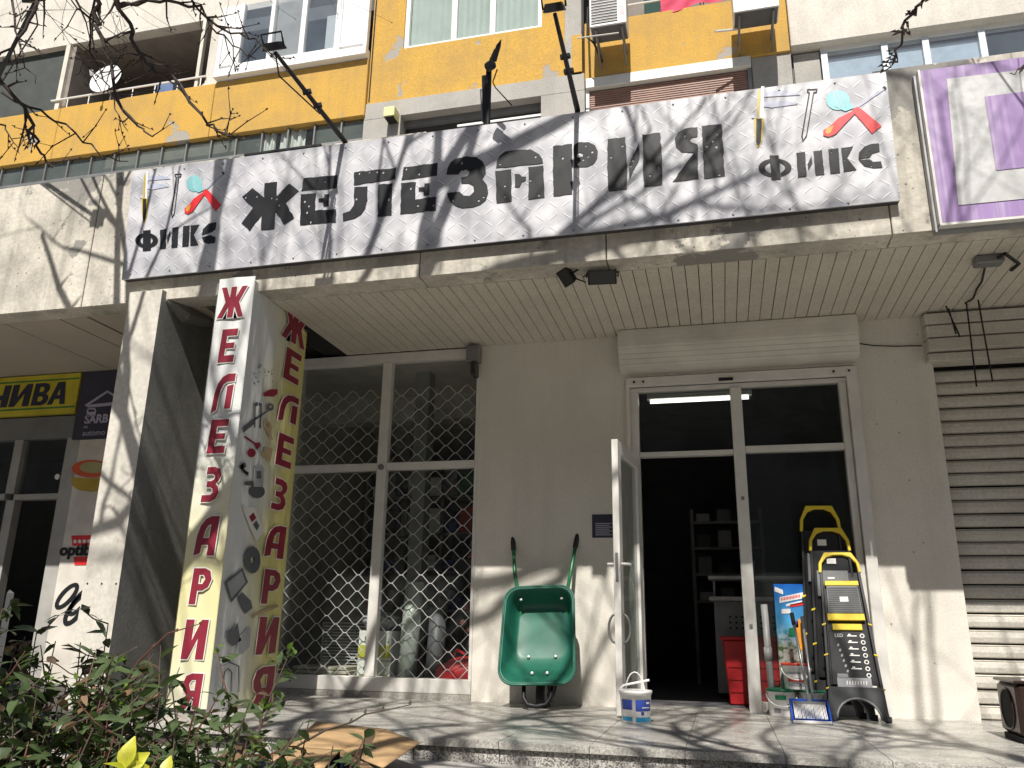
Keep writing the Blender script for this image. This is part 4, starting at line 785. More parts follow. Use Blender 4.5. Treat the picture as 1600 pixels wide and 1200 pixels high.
# ------------------------------------------------------------------ paint buckets
m_buck = mat('white_bucket_plastic', (.82, .81, .78), .3, var=.02); m_bluel = mat('blue_label', (.03, .06, .30), .4); m_cyanl = mat('sky_blue_label', (.03, .32, .58), .4); m_grn = mat('green_lid', (.01, .16, .07), .35); m_redl = mat('red_lid', (.55, .05, .025), .35); m_greyl = mat('grey_label', (.28, .28, .30), .5)
def bucket(label, x, y, z, r, h, lidm, grp, labels, handle='down'):
    A = thing('paint_bucket', label, 'bucket', (x, y, z), grp)
    MB().lathe([(.001, 0), (r * .86, 0), (r * .88, .006), (r * .965, h * .86), (r * 1.0, h * .865), (r * 1.0, h * .93), (r * .97, h * .94)], (x, y, z), 32).build('body', m_buck, A, smooth=True)
    MB().lathe([(r * 1.02, h * .905), (r * 1.05, h * .93), (r * 1.05, h * .985), (r * 1.0, h), (r * .93, h * .985), (.001, h * .985)], (x, y, z), 32).build('lid', lidm, A, smooth=True)
    for a0, a1, z0, z1, m_ in labels:
        vs = []; fs = []; nn = 12
        for i in range(nn + 1):
            a = rad(a0 + (a1 - a0) * i / nn)
            for zz in (z0, z1): rr_ = (r * (.88 + .085 * zz / .86)) + .0018 + (.0006 if z1 - z0 < .1 else 0); vs.append((x + rr_ * math.cos(a), y + rr_ * math.sin(a), z + h * zz))
        for i in range(nn): fs.append((2 * i, 2 * i + 2, 2 * i + 3, 2 * i + 1))
        MB().add(vs, fs).build('label', m_, A, smooth=True, recalc=False)
    pts = []
    for i in range(13):
        a = math.pi * i / 12
        if handle == 'up': pts.append((x + r * .98 * math.cos(a) * .6, y - .02, z + h * .9 + r * 1.25 * math.sin(a)))
        else: pts.append((x + r * 1.04 * math.cos(a), y - r * 1.05 * math.sin(a) * .95 - .01, z + h * (.80 - .42 * math.sin(a))))
    MB().tube(pts, .0045, 6).build('handle', m_buck, A, smooth=True)
    return A
pb = onZ(996, 1127, 0); bk = bucket('white paint bucket with blue label and raised handle at the open door', 1.475, -1.06, 0, .108, .205, m_buck, 'paint buckets on the porch', [(215, 262, .42, .72, m_bluel), (275, 345, .38, .72, m_bluel), (213, 262, .08, .2, m_cyanl), (275, 345, .05, .19, m_cyanl), (318, 336, .60, .66, m_white), (300, 338, .475, .50, m_white), (296, 308, .26, .36, m_bluel)], 'up')
MB().tube([(1.37, -1.12, .20), (1.40, -1.10, .235), (1.57, -1.06, .27)], .008, 6).build('strap', m_buck, bk)
bucket('white bucket with green lid leftmost beside the door post', 2.468, -.20, 0, .105, .19, m_grn, 'green lidded buckets by the sidelight', [(240, 285, .62, .78, m_grn), (290, 325, .35, .47, m_ink), (296, 320, .37, .45, m_buck), (230, 260, .15, .3, m_greyl)])
bucket('white bucket with green lid half hidden behind the blue dustpan', 2.70, -.19, 0, .105, .19, m_grn, 'green lidded buckets by the sidelight', [(230, 300, .3, .6, m_greyl)])
bucket('white bucket with red lid stacked on the two green lidded buckets', 2.585, -.195, .19, .10, .185, m_redl, 'stacked bucket', [(225, 325, .6, .66, m_greyl), (225, 300, .3, .42, m_redl), (225, 318, .43, .58, m_buck), (225, 318, .14, .24, m_greyl)])
# tall blue printed carton behind the buckets
k = NT('carton_print'); g = k.n('ShaderNodeSeparateXYZ'); k.l(k.obj(), g.inputs[0])
gz = k.ramp(k.mth('ADD', g.outputs[2], k.mth('MULTIPLY', k.noise(14, 3), .10)), .55, .72)
low_ = k.mix(k.ramp(k.noise(30, 3), .45, .6), (.35, .37, .33), (.04, .09, .03)); k.base(k.mix(gz, low_, k.mix(k.ramp(g.outputs[2], .6, .95), (.10, .42, .70), (.01, .12, .48)))); k.b.inputs['Roughness'].default_value = .3
CB = thing('blue_carton', 'tall blue printed carton standing behind the red lidded bucket', 'carton', (2.55, -.07, 0))
box('carton', k.m, CB, 2.475, 2.70, -.085, -.02, .0, .955, bevel=.003)
yF = -.088
def cf(nm, pts, m_): flat(nm, [[(2.475 + a * .225, z) for a, z in pts]], front(yF), m_, CB, .002)
cf('label', [(.02, .90), (.30, .875), (.30, .91), (.04, .935)], m_white); cf('label', [(.15, .81), (.98, .85), (.98, .895), (.18, .855)], m_white); cf('label', [(.36, .785), (.98, .815), (.98, .835), (.38, .805)], m_white); cf('label', [(.2, .73), (.5, .735), (.5, .77), (.2, .765)], m_white); cf('stripe', [(.5, .78), (.99, .80), (.99, .825), (.5, .80)], m_redp)
cf('printed_plant', [(.62, .50), (.78, .46), (.92, .52), (.9, .66), (.75, .7), (.64, .64)], m_orange); cf('printed_bottle', [(.38, .56), (.64, .57), (.64, .63), (.4, .625)], m_grn); cf('printed_flower', [(.6, .63), (.72, .63), (.72, .68), (.62, .68)], mat('violet_print', (.10, .04, .30), .5))
flat('print', [[(2.475 + (.22 + .05 * i) * .225, .83 + .002 * i), (2.475 + (.25 + .05 * i) * .225, .831 + .002 * i), (2.475 + (.25 + .05 * i) * .225, .853 + .002 * i), (2.475 + (.22 + .05 * i) * .225, .852 + .002 * i)] for i in range(13)], front(yF - .002), m_redp, CB, .001)
# ------------------------------------------------------------------ dustpan with its long handle, broom stick
m_blue = mat('blue_plastic', (.012, .06, .34), .3); m_steel = mat('grey_tube', (.30, .31, .32), .3, .6)
DP = thing('dustpan', 'long handled blue dustpan with white bristles standing on the porch', 'dustpan', (2.63, -.58, 0))
dpx0, dpx1 = 2.50, 2.76
MB().prism([(dpx0, -.50, .0), (dpx0, -.70, .0), (dpx0, -.70, .012), (dpx0, -.55, .13), (dpx0, -.50, .14)], (.012, 0, 0)).prism([(dpx1, -.50, .0), (dpx1, -.70, .0), (dpx1, -.70, .012), (dpx1, -.55, .13), (dpx1, -.50, .14)], (-.012, 0, 0)).box(dpx0, dpx1, -.51, -.49, 0, .145).box(dpx0, dpx1, -.70, -.5, .0, .006).build('pan', m_blue, DP, bevel=.002)
br = MB()
for i in range(26): xx = dpx0 + .025 + i * .0083; br.tube([(xx, -.535, .118), (xx + R.uniform(-.002, .002), -.67, .03)], .0028, 4)
br.build('bristles', m_white, DP); MB().box(dpx0 + .02, dpx1 - .02, -.545, -.515, .112, .132).build('brush_bar', m_steel, DP); MB().box(dpx0 + .005, dpx1 - .005, -.712, -.70, .002, .022).build('lip', m_white, DP, bevel=.003)
ht = onY(1237, 958, -.30); hb = Vector((2.635, -.52, .13))
MB().tube([hb, hb + (ht - hb) * .88], .010, 8).build('handle', m_steel, DP, smooth=True); MB().tube([hb + (ht - hb) * .86, ht], .015, 8).build('grip', m_rubber, DP, smooth=True); MB().tube([hb, hb + Vector((0, 0, .05))], .018, 8).build('socket', m_steel, DP)
BS = thing('broom_stick', 'thin grey broom stick leaning beside the dustpan handle', 'broom', (2.67, -.46, 0))
p0 = Vector((2.672, -.465, .0)); p1 = onY(1254, 968, -.14); MB().tube([p0, p1], .011, 8).build('stick', m_steel, BS, smooth=True); MB().tube([p0 + (p1 - p0) * .9, p1 + (p1 - p0) * .03], .014, 8).build('grip', m_rubber, BS)
PS2 = thing('grey_pipe', 'grey plastic downpipe leaning behind the green lidded bucket', 'pipe', (2.40, -.06, 0)); MB().tube([(2.41, -.09, 0), (2.395, -.05, .80)], .026, 14).build('tube', mat('grey_pvc', (.26, .26, .255), .45), PS2, smooth=True); MB().tube([(2.402, -.07, .38), (2.40, -.065, .48)], .031, 14).build('collar', mat('grey_pvc', (.26, .26, .255), .45), PS2, smooth=True)
# ------------------------------------------------------------------ folded step ladders leaning on the sidelight
m_yel = mat('yellow_plastic', (.70, .52, .03), .35, var=.05); m_tread = mat('grey_rubber_tread', (.17, .175, .18), .6); m_card = mat('black_card', (.02, .021, .023), .3); m_dgrey = mat('dark_grey_steel', (.06, .062, .065), .3, .3)
def ladder(label, px_top, top_z, base_x, base_y, wbot, wtop, detail):
    L = thing('step_ladder', label, 'step ladder', (base_x, base_y, 0), 'folded step ladders leaning on the sidelight')
    tp = Vector((px_top, -.10, top_z)) if detail else Vector((px_top, -.075 if top_z < 1.5 else -.045, top_z))
    o = Vector((base_x, base_y, 0)); v_ = (tp - o); H_ = v_.length; v_ = v_.normalized(); u_ = (Vector((1, 0, 0)) - v_ * v_.x).normalized(); n_ = u_.cross(v_)
    if n_.y > 0: n_ = -n_
    W = lambda t: (wbot + (wtop - wbot) * t) / 2
    q = lambda s, t, d=0.0: o + u_ * (s * W(t)) + v_ * (t * H_) + n_ * d
    for s_ in (-1, 1):
        MB().prism([q(s_, 0, -.012), q(s_, 0, .014), q(s_ * .9, 0, .014), q(s_ * .9, 0, -.012)], q(s_, .9) - q(s_, 0)).build('rail', m_blackpl, L, bevel=.003)
        MB().prism([q(s_ * .94, .06, -.05), q(s_ * .94, .06, -.02), q(s_ * .84, .06, -.02), q(s_ * .84, .06, -.05)], q(s_ * .94, .85) - q(s_ * .94, .06)).build('rear_rail', m_dgrey, L)
        for t in (.17, .36, .54): MB().prism([q(s_ * 1.05, t, .0), q(s_ * 1.05, t + .011, .0), q(s_ * .88, t + .018, .0), q(s_ * .88, t + .008, .0)], n_ * .018).build('hinge_cap', m_yel, L, bevel=.003)
    ap = [q(-1.06, .87), q(-1.04, .93), q(-.72, 1.0), q(.72, 1.0), q(1.04, .93), q(1.06, .87), q(.92, .87), q(.87, .93), q(.62, .968), q(.25, .983), q(-.25, .983), q(-.62, .968), q(-.87, .93), q(-.92, .87)]
    MB().prism([p - n_ * .012 for p in ap], n_ * .032).build('top_handle', m_yel, L, bevel=.004)
    def slab(nm, t0, t1, s0, m_, d0, d1): return MB().prism([q(-s0, t0, d0), q(s0, t0, d0), q(s0, t1, d0), q(-s0, t1, d0)], n_ * (d1 - d0)).build(nm, m_, L, bevel=.003)
    slab('back_panel', .2, .875, .86, m_card, -.010, -.004)
    if detail:
        tr = slab('tread', .615, .785, .74, m_tread, .0, .022)
        for i in range(13): t = .622 + i * .0122; MB().prism([q(-.70, t, .0225), q(.70, t, .0225), q(.70, t + .005, .0225), q(-.70, t + .005, .0225)], n_ * .003).build('rib', m_dgrey, tr)
        slab('tread_edge', .786, .815, .80, m_yel, .0, .026); slab('tread_edge', .572, .612, .80, m_yel, .0, .026); slab('tread_edge', .515, .552, .62, m_yel, .0, .02)
        for (s0, s1, t0, t1) in ((-.18, .2, .685, .715), (-.62, -.28, .835, .855)): MB().prism([q(s0, t0, .027 if t0 < .8 else .0), q(s1, t0, .027 if t0 < .8 else .0), q(s1, t1, .027 if t0 < .8 else .0), q(s0, t1, .027 if t0 < .8 else .0)], n_ * .002).build('sticker', m_white, L)
        slab('card', .20, .51, .80, m_card, .0, .008)
        pf = lambda s, t, w_: q(s, t, .010 + w_)
        vs, fs = text_mesh('LED', .034, .001, .0012); MB().add([q(-.56, .475, .010) + u_ * p.x + v_ * p.y for p in vs], fs).build('print', m_white, L, recalc=False)
        for i in range(7):
            t = .482 - i * .038; cc = q(.56, t, .010); MB().tube([cc + (u_ * math.cos(2 * math.pi * j / 14) + v_ * math.sin(2 * math.pi * j / 14)) * .013 for j in range(15)], .004, 5).build('printed_ring', m_white, L)
            if i < 6: MB().prism([q(-.05, t - .003, .0095), q(.34, t - .003, .0095), q(.34, t + .003, .0095), q(-.05, t + .003, .0095)], n_ * .001).build('print', m_outl, L); MB().prism([q(.0, t + .004, .0095), q(.1, t + .004, .0095), q(.1, t + .012, .0095), q(.0, t + .012, .0095)], n_ * .001).build('print', m_outl, L)
        for i in range(6): MB().prism([q(-.5 + .05 * i, .42 - .03 * i, .0095), q(-.42 + .05 * i, .42 - .03 * i, .0095), q(-.40 + .05 * i, .435 - .03 * i, .0095), q(-.47 + .05 * i, .435 - .03 * i, .0095)], n_ * .001).build('print', m_greyl, L)
        slab('label_strip', .185, .24, .62, m_greyl, .0095, .011); MB().prism([q(-.6, .235, .0095), q(-.2, .235, .0095), q(-.2, .262, .0095), q(-.6, .262, .0095)], n_ * .0015).build('label_strip', m_tread, L)
        for i in range(8): MB().prism([q(-.3 + .1 * i, .20, .0115), q(-.26 + .1 * i, .20, .0115), q(-.24 + .1 * i, .222, .0115), q(-.28 + .1 * i, .222, .0115)], n_ * .001).build('print', m_white, L)
    else:
        MB().prism([q(-.2, .80, .0), q(.25, .80, .0), q(.25, .83, .0), q(-.2, .83, .0)], n_ * .003).build('sticker', m_white, L); slab('tread', .62, .76, .74, m_tread, .0, .02)
    fo = [q(-1.0, .0), q(-.82, .0)] + [q(math.cos(rad(180 - 180 * i / 12)) * .72, .012 + .105 * math.sin(rad(180 * i / 12))) for i in range(13)] + [q(.82, .0), q(1.0, .0), q(.95, .185), q(-.95, .185)]
    MB().prism([p + n_ * .015 for p in fo], n_ * .012).build('foot_panel', m_dgrey, L)
    arc = [q(math.cos(rad(180 - 180 * i / 12)) * .74, .012 + .11 * math.sin(rad(180 * i / 12)), .03) for i in range(13)]; MB().tube(arc, .008, 6).build('foot_edge', m_tread, L, smooth=True)
    for s_ in (-1, 1): MB().prism([q(s_ * 1.05, -.002, -.02), q(s_ * 1.05, -.002, .035), q(s_ * .86, -.002, .035), q(s_ * .86, -.002, -.02)], q(0, .03) - q(0, 0)).build('foot_cap', m_rubber, L, bevel=.004)
ladder('front step ladder with yellow handle and printed black card', 2.965, 1.19, 2.97, -.40, .40, .275, True)
ladder('middle step ladder, its yellow handle just above the front one', 2.915, 1.385, 2.90, -.27, .40, .275, False)
ladder('tallest step ladder at the back of the folded row', 2.865, 1.565, 2.84, -.16, .40, .275, False)
# ------------------------------------------------------------------ small poster, brown cabinet, cardboard box
p0 = onY(925, 804, 0); p1 = onY(957, 840, 0)
PO = thing('wall_poster', 'small dark blue poster on the cream wall beside the open door', 'poster', (p0.x, -.002, p1.z))
box('sheet', mat('dark_blue_paper', (.03, .03, .055), .6), PO, p0.x, p0.x + .20, -.004, -.0005, p1.z, p0.z)
for i in range(7): zz = p1.z + .02 + i * .016; box('print', m_lav, PO, p0.x + .03, p0.x + .17 - .02 * (i % 2), -.0055, -.0045, zz, zz + .007)
m_brown = mat('brown_enamel', (.032, .016, .013), .3, var=.2)
c_ = onZ(1585, 1158, 0); BC = thing('brown_cabinet', 'glossy dark brown metal cabinet with an oval opening at the right edge', 'cabinet', (3.85, -1.2, 0))
X0, X1, Y0, Y1 = 3.71, 4.12, -1.36, -.98
MB().box(X0, X1, Y0, Y1, .035, .33).build('body', m_brown, BC, bevel=.025); MB().box(X0 - .008, X1 + .01, Y0 - .01, Y1 + .01, .331, .348).build('top', m_brown, BC, bevel=.006)
MB().box(X0 + .01, X1, Y0 + .01, Y1 - .01, .0, .034).build('plinth', m_black, BC)
vs_ = [(X0 - .003, (Y0 + Y1) / 2 + .11 * math.cos(2 * math.pi * i / 20), .18 + .115 * math.sin(2 * math.pi * i / 20)) for i in range(20)]
MB().add(vs_, [tuple(range(20))]).build('oval_opening', m_black, BC, recalc=False); MB().tube(vs_ + vs_[:1], .006, 5).build('opening_rim', m_brown, BC)
MB().lathe([(.012, 0), (.010, .01), (.001, .012)], (X0 + .05, Y0 + .02, .348), 10).build('knob', m_galv, BC)
m_cardb = mat('corrugated_cardboard', (.40, .26, .13), .85, var=.1, vs=10); m_cardd = mat('cardboard_inside', (.30, .195, .10), .9); m_blu2 = mat('blue_print_inside', (.012, .03, .07), .6)
CX = thing('cardboard_box', 'open brown cardboard box with spread flaps before the steps', 'box', (-.05, -2.72, -.117))
bc = Vector((.02, -2.72, 0)); aa = rad(40); bu = Vector((math.cos(aa), math.sin(aa), 0)); bv = Vector((-math.sin(aa), math.cos(aa), 0)); zb, zt = -.115, -.03
bk0 = onZ(530, 1172, .0); hb_ = .29; bc = Vector((bk0.x, bk0.y, 0)) - (bu + bv) * hb_
cor = [bc + bu * (a * hb_) + bv * (b * hb_) for a, b in ((-1, -1), (1, -1), (1, 1), (-1, 1))]
zt = .0; zb = -.116
q3 = lambda x_, y_, z: onZ(x_, y_, z)
FL4 = {1: [(532, 1171, .0), (598, 1199, .0), (656, 1160, .02), (603, 1139, .045)], 2: [(532, 1171, .002), (603, 1139, .047), (494, 1127, .05), (452, 1166, .02)], 3: [(532, 1171, .001), (452, 1166, .021), (418, 1188, .0), (505, 1201, .0)]}
for i in range(4):
    a, b = cor[i], cor[(i + 1) % 4]; nrm_ = (a - bc + b - bc).normalized() * .006
    MB().add([a + Vector((0, 0, zb)), b + Vector((0, 0, zb)), b + Vector((0, 0, zt)), a + Vector((0, 0, zt)), a + nrm_ + Vector((0, 0, zb)), b + nrm_ + Vector((0, 0, zb)), b + nrm_ + Vector((0, 0, zt)), a + nrm_ + Vector((0, 0, zt))], [(0, 1, 2, 3), (7, 6, 5, 4), (0, 4, 5, 1), (3, 2, 6, 7), (0, 3, 7, 4), (1, 5, 6, 2)]).build('side', m_cardb, CX)
    out = nrm_.normalized(); dz = (-.05, .035, .05, -.05)[i]; ln = (.26, .30, .31, .28)[i]; sk = -.06
    f0 = [a + Vector((0, 0, zt)), b + Vector((0, 0, zt)), b + out * ln + (a - b) * sk + Vector((0, 0, zt + dz)), a + out * ln + (b - a) * sk + Vector((0, 0, zt + dz - .01))]
    if i in FL4: f0 = [q3(*t_) for t_ in FL4[i]]
    fv = []; fs = []; NN = 6
    for j in range(NN + 1):
        for i2 in range(NN + 1):
            s_, t = i2 / NN, j / NN; p = (f0[0] * (1 - s_) + f0[1] * s_) * (1 - t) + (f0[3] * (1 - s_) + f0[2] * s_) * t
            fv.append(p + Vector((0, 0, (.012 if i not in FL4 else .010) * math.sin(t * 3) * math.sin(s_ * 3.1416) + .006 * noise.noise(p * 6) * math.sin(s_ * 3.1416))))
    for j in range(NN):
        for i2 in range(NN): q0 = j * (NN + 1) + i2; fs.append((q0, q0 + 1, q0 + NN + 2, q0 + NN + 1))
    o = MB().add(fv, fs).build('flap', m_cardb, CX, smooth=True, recalc=False); md = o.modifiers.new('thickness', 'SOLIDIFY'); md.thickness = .005
MB().add([c + Vector((0, 0, zb + .004)) for c in cor], [(0, 1, 2, 3)]).build('bottom', m_cardd, CX); [MB().add([c * .985 + bc * .015 + Vector((0, 0, z)) for z in (zb + .02, zt - .022) for c in (cor[j_], cor[j_ + 1])], [(0, 1, 3, 2)]).build('printed_band', m_blu2, CX) for j_ in (1, 2)]

# ------------------------------------------------------------------ inside the shop
CT = thing('shop_counter', 'grey perforated sales counter with pale edges inside the doorway', 'counter', (2.3, 1.3, 0))
m_cnt = mat('counter_panel', (.30, .31, .31), .5)
box('front_panel', m_cnt, CT, 2.02, 3.4, 1.2, 1.25, .05, .86); box('top', mat('counter_top', (.55, .54, .52), .4), CT, 1.96, 3.4, 1.12, 1.8, .865, .90); box('upper_shelf', mat('counter_top', (.55, .54, .52), .4), CT, 1.96, 3.4, 1.14, 1.5, 1.06, 1.09); box('side_panel', m_cnt, CT, 2.0, 2.019, 1.2, 1.8, .05, 1.05)
dd = MB()
for i in range(22):
    for j in range(3): dd.disc((2.14 + i * .055, 1.198, .62 + j * .05), (0, -1, 0), .010, 8)
dd.build('perforation', m_black, CT, recalc=False)
RB = thing('red_crates', 'bright red plastic basket standing before the counter inside the door', 'basket', (2.33, .75, 0))
MB().prism([(2.10, .6, .0), (2.58, .6, 0), (2.60, .6, .52), (2.06, .6, .52)], (0, .4, 0)).build('basket', m_red, RB, bevel=.01); MB().box(2.04, 2.62, .58, 1.02, .521, .55).build('rim', m_red, RB, bevel=.006)
for k_ in range(4): MB().box(2.10, 2.56, .592, .599, .1 + .1 * k_, .12 + .1 * k_).build('rib', m_red, RB)
m_dgrey0 = mat('dark_carton', (.08, .08, .085), .8)
SHV = thing('wall_shelf', 'dark metal shelving with a few dim items at the back of the shop', 'shelving', (2.2, 3.2, 0))
for xx in (1.75, 2.55): box('upright', m_alu_d, SHV, xx, xx + .04, 3.2, 3.24, 0, 2.0)
for i, zz in enumerate((.9, 1.2, 1.5, 1.8)):
    box('shelf', m_alu_d, SHV, 1.79, 2.55, 3.0, 3.4, zz, zz + .03)
    for j in range(3): box('item', (m_greyl, m_tread, m_dgrey0)[(i + j) % 3], SHV, 1.83 + .24 * j, 1.98 + .24 * j, 3.02, 3.15, zz + .031, zz + .12 + .05 * ((i * 2 + j) % 3))
SH2 = thing('display_shelving', 'dim shelving unit stocked with boxes behind the shop window', 'shelving', (-1, 3, 0))
cols = [m_bluel, m_grn, m_greyl, m_brn, m_darkb, m_white, m_redl, m_tread]
for xx in (-2.2, -1.2, -.2, .8): box('upright', m_alu_d, SH2, xx, xx + .04, 2.5, 2.9, 0, 2.4)
for zz in (.3, .75, 1.2, 1.65, 2.1):
    box('shelf', m_room_mid, SH2, -2.2, .84, 2.5, 2.9, zz, zz + .025); xx = -2.12
    while xx < .75: w_ = R.uniform(.12, .3); box('item', R.choice(cols), SH2, xx, xx + w_ - .03, 2.55, 2.8, zz + .026, zz + R.uniform(.15, .36)); xx += w_
RO = thing('plastic_roll', 'pale upright plastic roll behind the shop window grille', 'roll', (-.62, .3, 0)); MB().tube([(-.70, .30, .02), (-.68, .36, .98)], .085, 18).build('roll', mat('pale_green_film', (.50, .54, .49), .4), RO, smooth=True); MB().tube([(-.70, .2999, .015), (-.70, .30, .0195)], .03, 10).build('core', m_brn, RO)
R2 = thing('dark_roll', 'dark grey upright roll beside the pale roll in the window', 'roll', (-.45, .35, 0)); MB().tube([(-.46, .34, .02), (-.45, .40, .75)], .08, 16).build('roll', mat('dark_grey_film', (.10, .10, .11), .5), R2, smooth=True); MB().tube([(-.46, .339, .015), (-.46, .34, .0195)], .03, 10).build('core', m_brn, R2)
BG = thing('red_bag', 'bright red bag lying in the lower right corner of the shop window', 'bag', (-.2, .3, .0))
o = MB(); vs = []; fs = []
for i in range(13):
    for j in range(20):
        t = math.pi * i / 12; a = 2 * math.pi * j / 20; rr_ = 1 + .16 * noise.noise(Vector((i * .7, j * .6, 2))); vs.append((-.20 + .24 * math.sin(t) * math.cos(a) * rr_, .30 + .15 * math.sin(t) * math.sin(a) * rr_, .18 + .155 * math.cos(t) * rr_ + .04 * math.sin(t) * math.cos(a)))
for i in range(12):
    for j in range(20): fs.append((i * 20 + j, i * 20 + (j + 1) % 20, (i + 1) * 20 + (j + 1) % 20, (i + 1) * 20 + j))
o.add(vs, fs).build('body', mat('red_fabric', (.62, .02, .03), .5), BG, smooth=True); MB().tube([(-.26, .28, .34), (-.22, .27, .40), (-.15, .28, .36)], .012, 6).build('strap', m_red, BG)
for zz, nm in ((.03, 'white and yellow carton lower of two behind the window mullion'), (.29, 'white and yellow carton upper of two behind the window mullion')):
    A = thing('product_carton', nm, 'carton', (-1.0, .35, zz), 'cartons stacked in the shop window'); box('carton', m_white, A, -1.16, -.84, .26, .5, zz, zz + .255, bevel=.004); box('yellow_band', mat('lime_print', (.50, .48, .06), .5), A, -1.159, -.841, .257, .2595, zz + .02, zz + .13); box('print', m_sketch, A, -1.08, -.98, .255, .2565, zz + .06, zz + .09)
    MB().disc((-1.08, .2585, zz + .19), (0, -1, 0), .022, 12).build('print', m_sketch, A, recalc=False)
PB = thing('plastic_bag', 'crumpled grey plastic bag on the window cartons', 'bag', (-1, .36, .55)); vs = []; fs = []
for i in range(9):
    for j in range(16):
        t = math.pi * i / 8; a = 2 * math.pi * j / 16; rr_ = 1 + .35 * noise.noise(Vector((i * 1.1, j * .9, 9))); vs.append((-1.0 + .17 * math.sin(t) * math.cos(a) * rr_, .37 + .11 * math.sin(t) * math.sin(a) * rr_, .635 + .08 * math.cos(t) * rr_))
for i in range(8):
    for j in range(16): fs.append((i * 16 + j, i * 16 + (j + 1) % 16, (i + 1) * 16 + (j + 1) % 16, (i + 1) * 16 + j))
MB().add(vs, fs).build('film', m_greyl, PB); MB().tube([(-1.0, .37, .70), (-.98, .36, .745)], [.02, .004], 6).build('knot', m_greyl, PB)
for k_ in range(6):
    zz = .03 + k_ * .034; A = thing('insulation_sheet', ('lowest pale sheet of', 'second lowest pale sheet of', 'third lowest pale sheet of', 'third highest pale sheet of', 'second highest pale sheet of', 'topmost pale sheet of')[k_] + ' the low stack inside the left window pane', 'sheet', (-1.5, .35, zz), 'pale sheets stacked in the window'); MB().box(-1.75 + R.uniform(-.03, .03), -1.24 + R.uniform(-.03, .03), .2, .55, zz, zz + .028).build('sheet', mat('cream_board', (.66, .60, .48), .7), A, bevel=.004)
GR = thing('wire_grill', 'silver wire grill standing behind the pale sheets', 'grill', (-1.5, .6, .2)); gmb = MB()
for i in range(12): gmb.tube([(-1.68, .60, .27 + .028 * i), (-1.22, .62, .27 + .028 * i)], .005, 5)
gmb.build('bars', m_galv, GR); MB().tube([(-1.69, .6, .24), (-1.69, .6, .61), (-1.21, .62, .61), (-1.21, .62, .24), (-1.69, .6, .24)], .007, 5).build('rim', m_galv, GR)
RF = thing('bunch_of_flowers', 'dim pink artificial flowers at the right edge of the shop window', 'flowers', (-.1, .35, .5))
fm = MB(); m_pinkf = mat('faded_pink_cloth', (.30, .10, .09), .8)
for i in range(46): c_ = Vector((-.07 + R.gauss(0, .045), .34 + R.gauss(0, .05), R.uniform(.42, 1.5))); fm.lathe([(.001, -.03), (.03, -.01), (.028, .015), (.001, .03)], c_, 6)
fm.build('blooms', m_pinkf, RF); MB().tube([(-.07, .34, 0), (-.07, .34, 1.5)], .012, 6).build('stem', m_iron, RF)
FL = thing('fluorescent_lamp', 'lit fluorescent tube under the shop ceiling behind the transom', 'lamp', (1.7, .8, 2.7)); k = NT('lit_tube'); k.base((.9, .9, .9)); k.b.inputs['Emission Color'].default_value = (1, .97, .9, 1); k.b.inputs['Emission Strength'].default_value = 2.2
la = onY(1016, 628, .9); lb = onY(1150, 627, .9)
MB().tube([la, Vector((lb.x + .12, .9, la.z))], .019, 10).build('tube', k.m, FL); MB().box(la.x - .03, lb.x + .15, .88, .96, la.z + .025, la.z + .07).build('fitting', m_alu, FL)

# ------------------------------------------------------------------ unseen block added across the street to cut sky light and fill reflections
OB = thing('added_opposite_block', 'unseen grey apartment block added across the street to block sky light', 'building', (0, -26, -.95))
m_opp = weathered('opposite_render', (.30, .29, .27), (.18, .17, .16), .4, 0, .3, 20, .2)
box('wall', m_opp, OB, -45, 45, -36, -26, -.95, 15)
for fl in range(5):
    for i in range(22): box('window', m_blackpl, OB, -42 + i * 3.9, -40.4 + i * 3.9, -26.0, -25.97, 1.0 + fl * 2.8, 2.5 + fl * 2.8)
    box('ledge', m_opp, OB, -45, 45, -25.999, -25.8, .3 + fl * 2.8, .5 + fl * 2.8)
# ------------------------------------------------------------------ bare trees: their shadows fall over the whole front
def grow(segs, tips, p, d, r, L, depth, rnd, lift=.05):
    n = max(3, int(L / .22)); step = L / n; pts = [p.copy()]; rs = [r]
    for i in range(n):
        d = (d + Vector((rnd.gauss(0, .13), rnd.gauss(0, .13), rnd.gauss(0, .11) + lift * .4))).normalized(); d.z = max(d.z, -.12); d.normalize(); p = p + d * step
        pts.append(p.copy()); rs.append(max(.0022, r * (1 - .72 * (i + 1) / n)))
        if depth > 0 and i >= n * .25 and rnd.random() < (.72 if depth > 1 else .8):
            ax = d.orthogonal().normalized(); ax.rotate(Matrix.Rotation(rnd.uniform(0, 6.28), 3, d)); dd = (d * .72 + ax * rnd.uniform(.5, .95)).normalized()
            grow(segs, tips, p, dd, rs[-1] * rnd.uniform(.5, .72), L * rnd.uniform(.42, .68), depth - 1, rnd, lift)
    segs.append((pts, rs, depth)); tips.append((p, d))
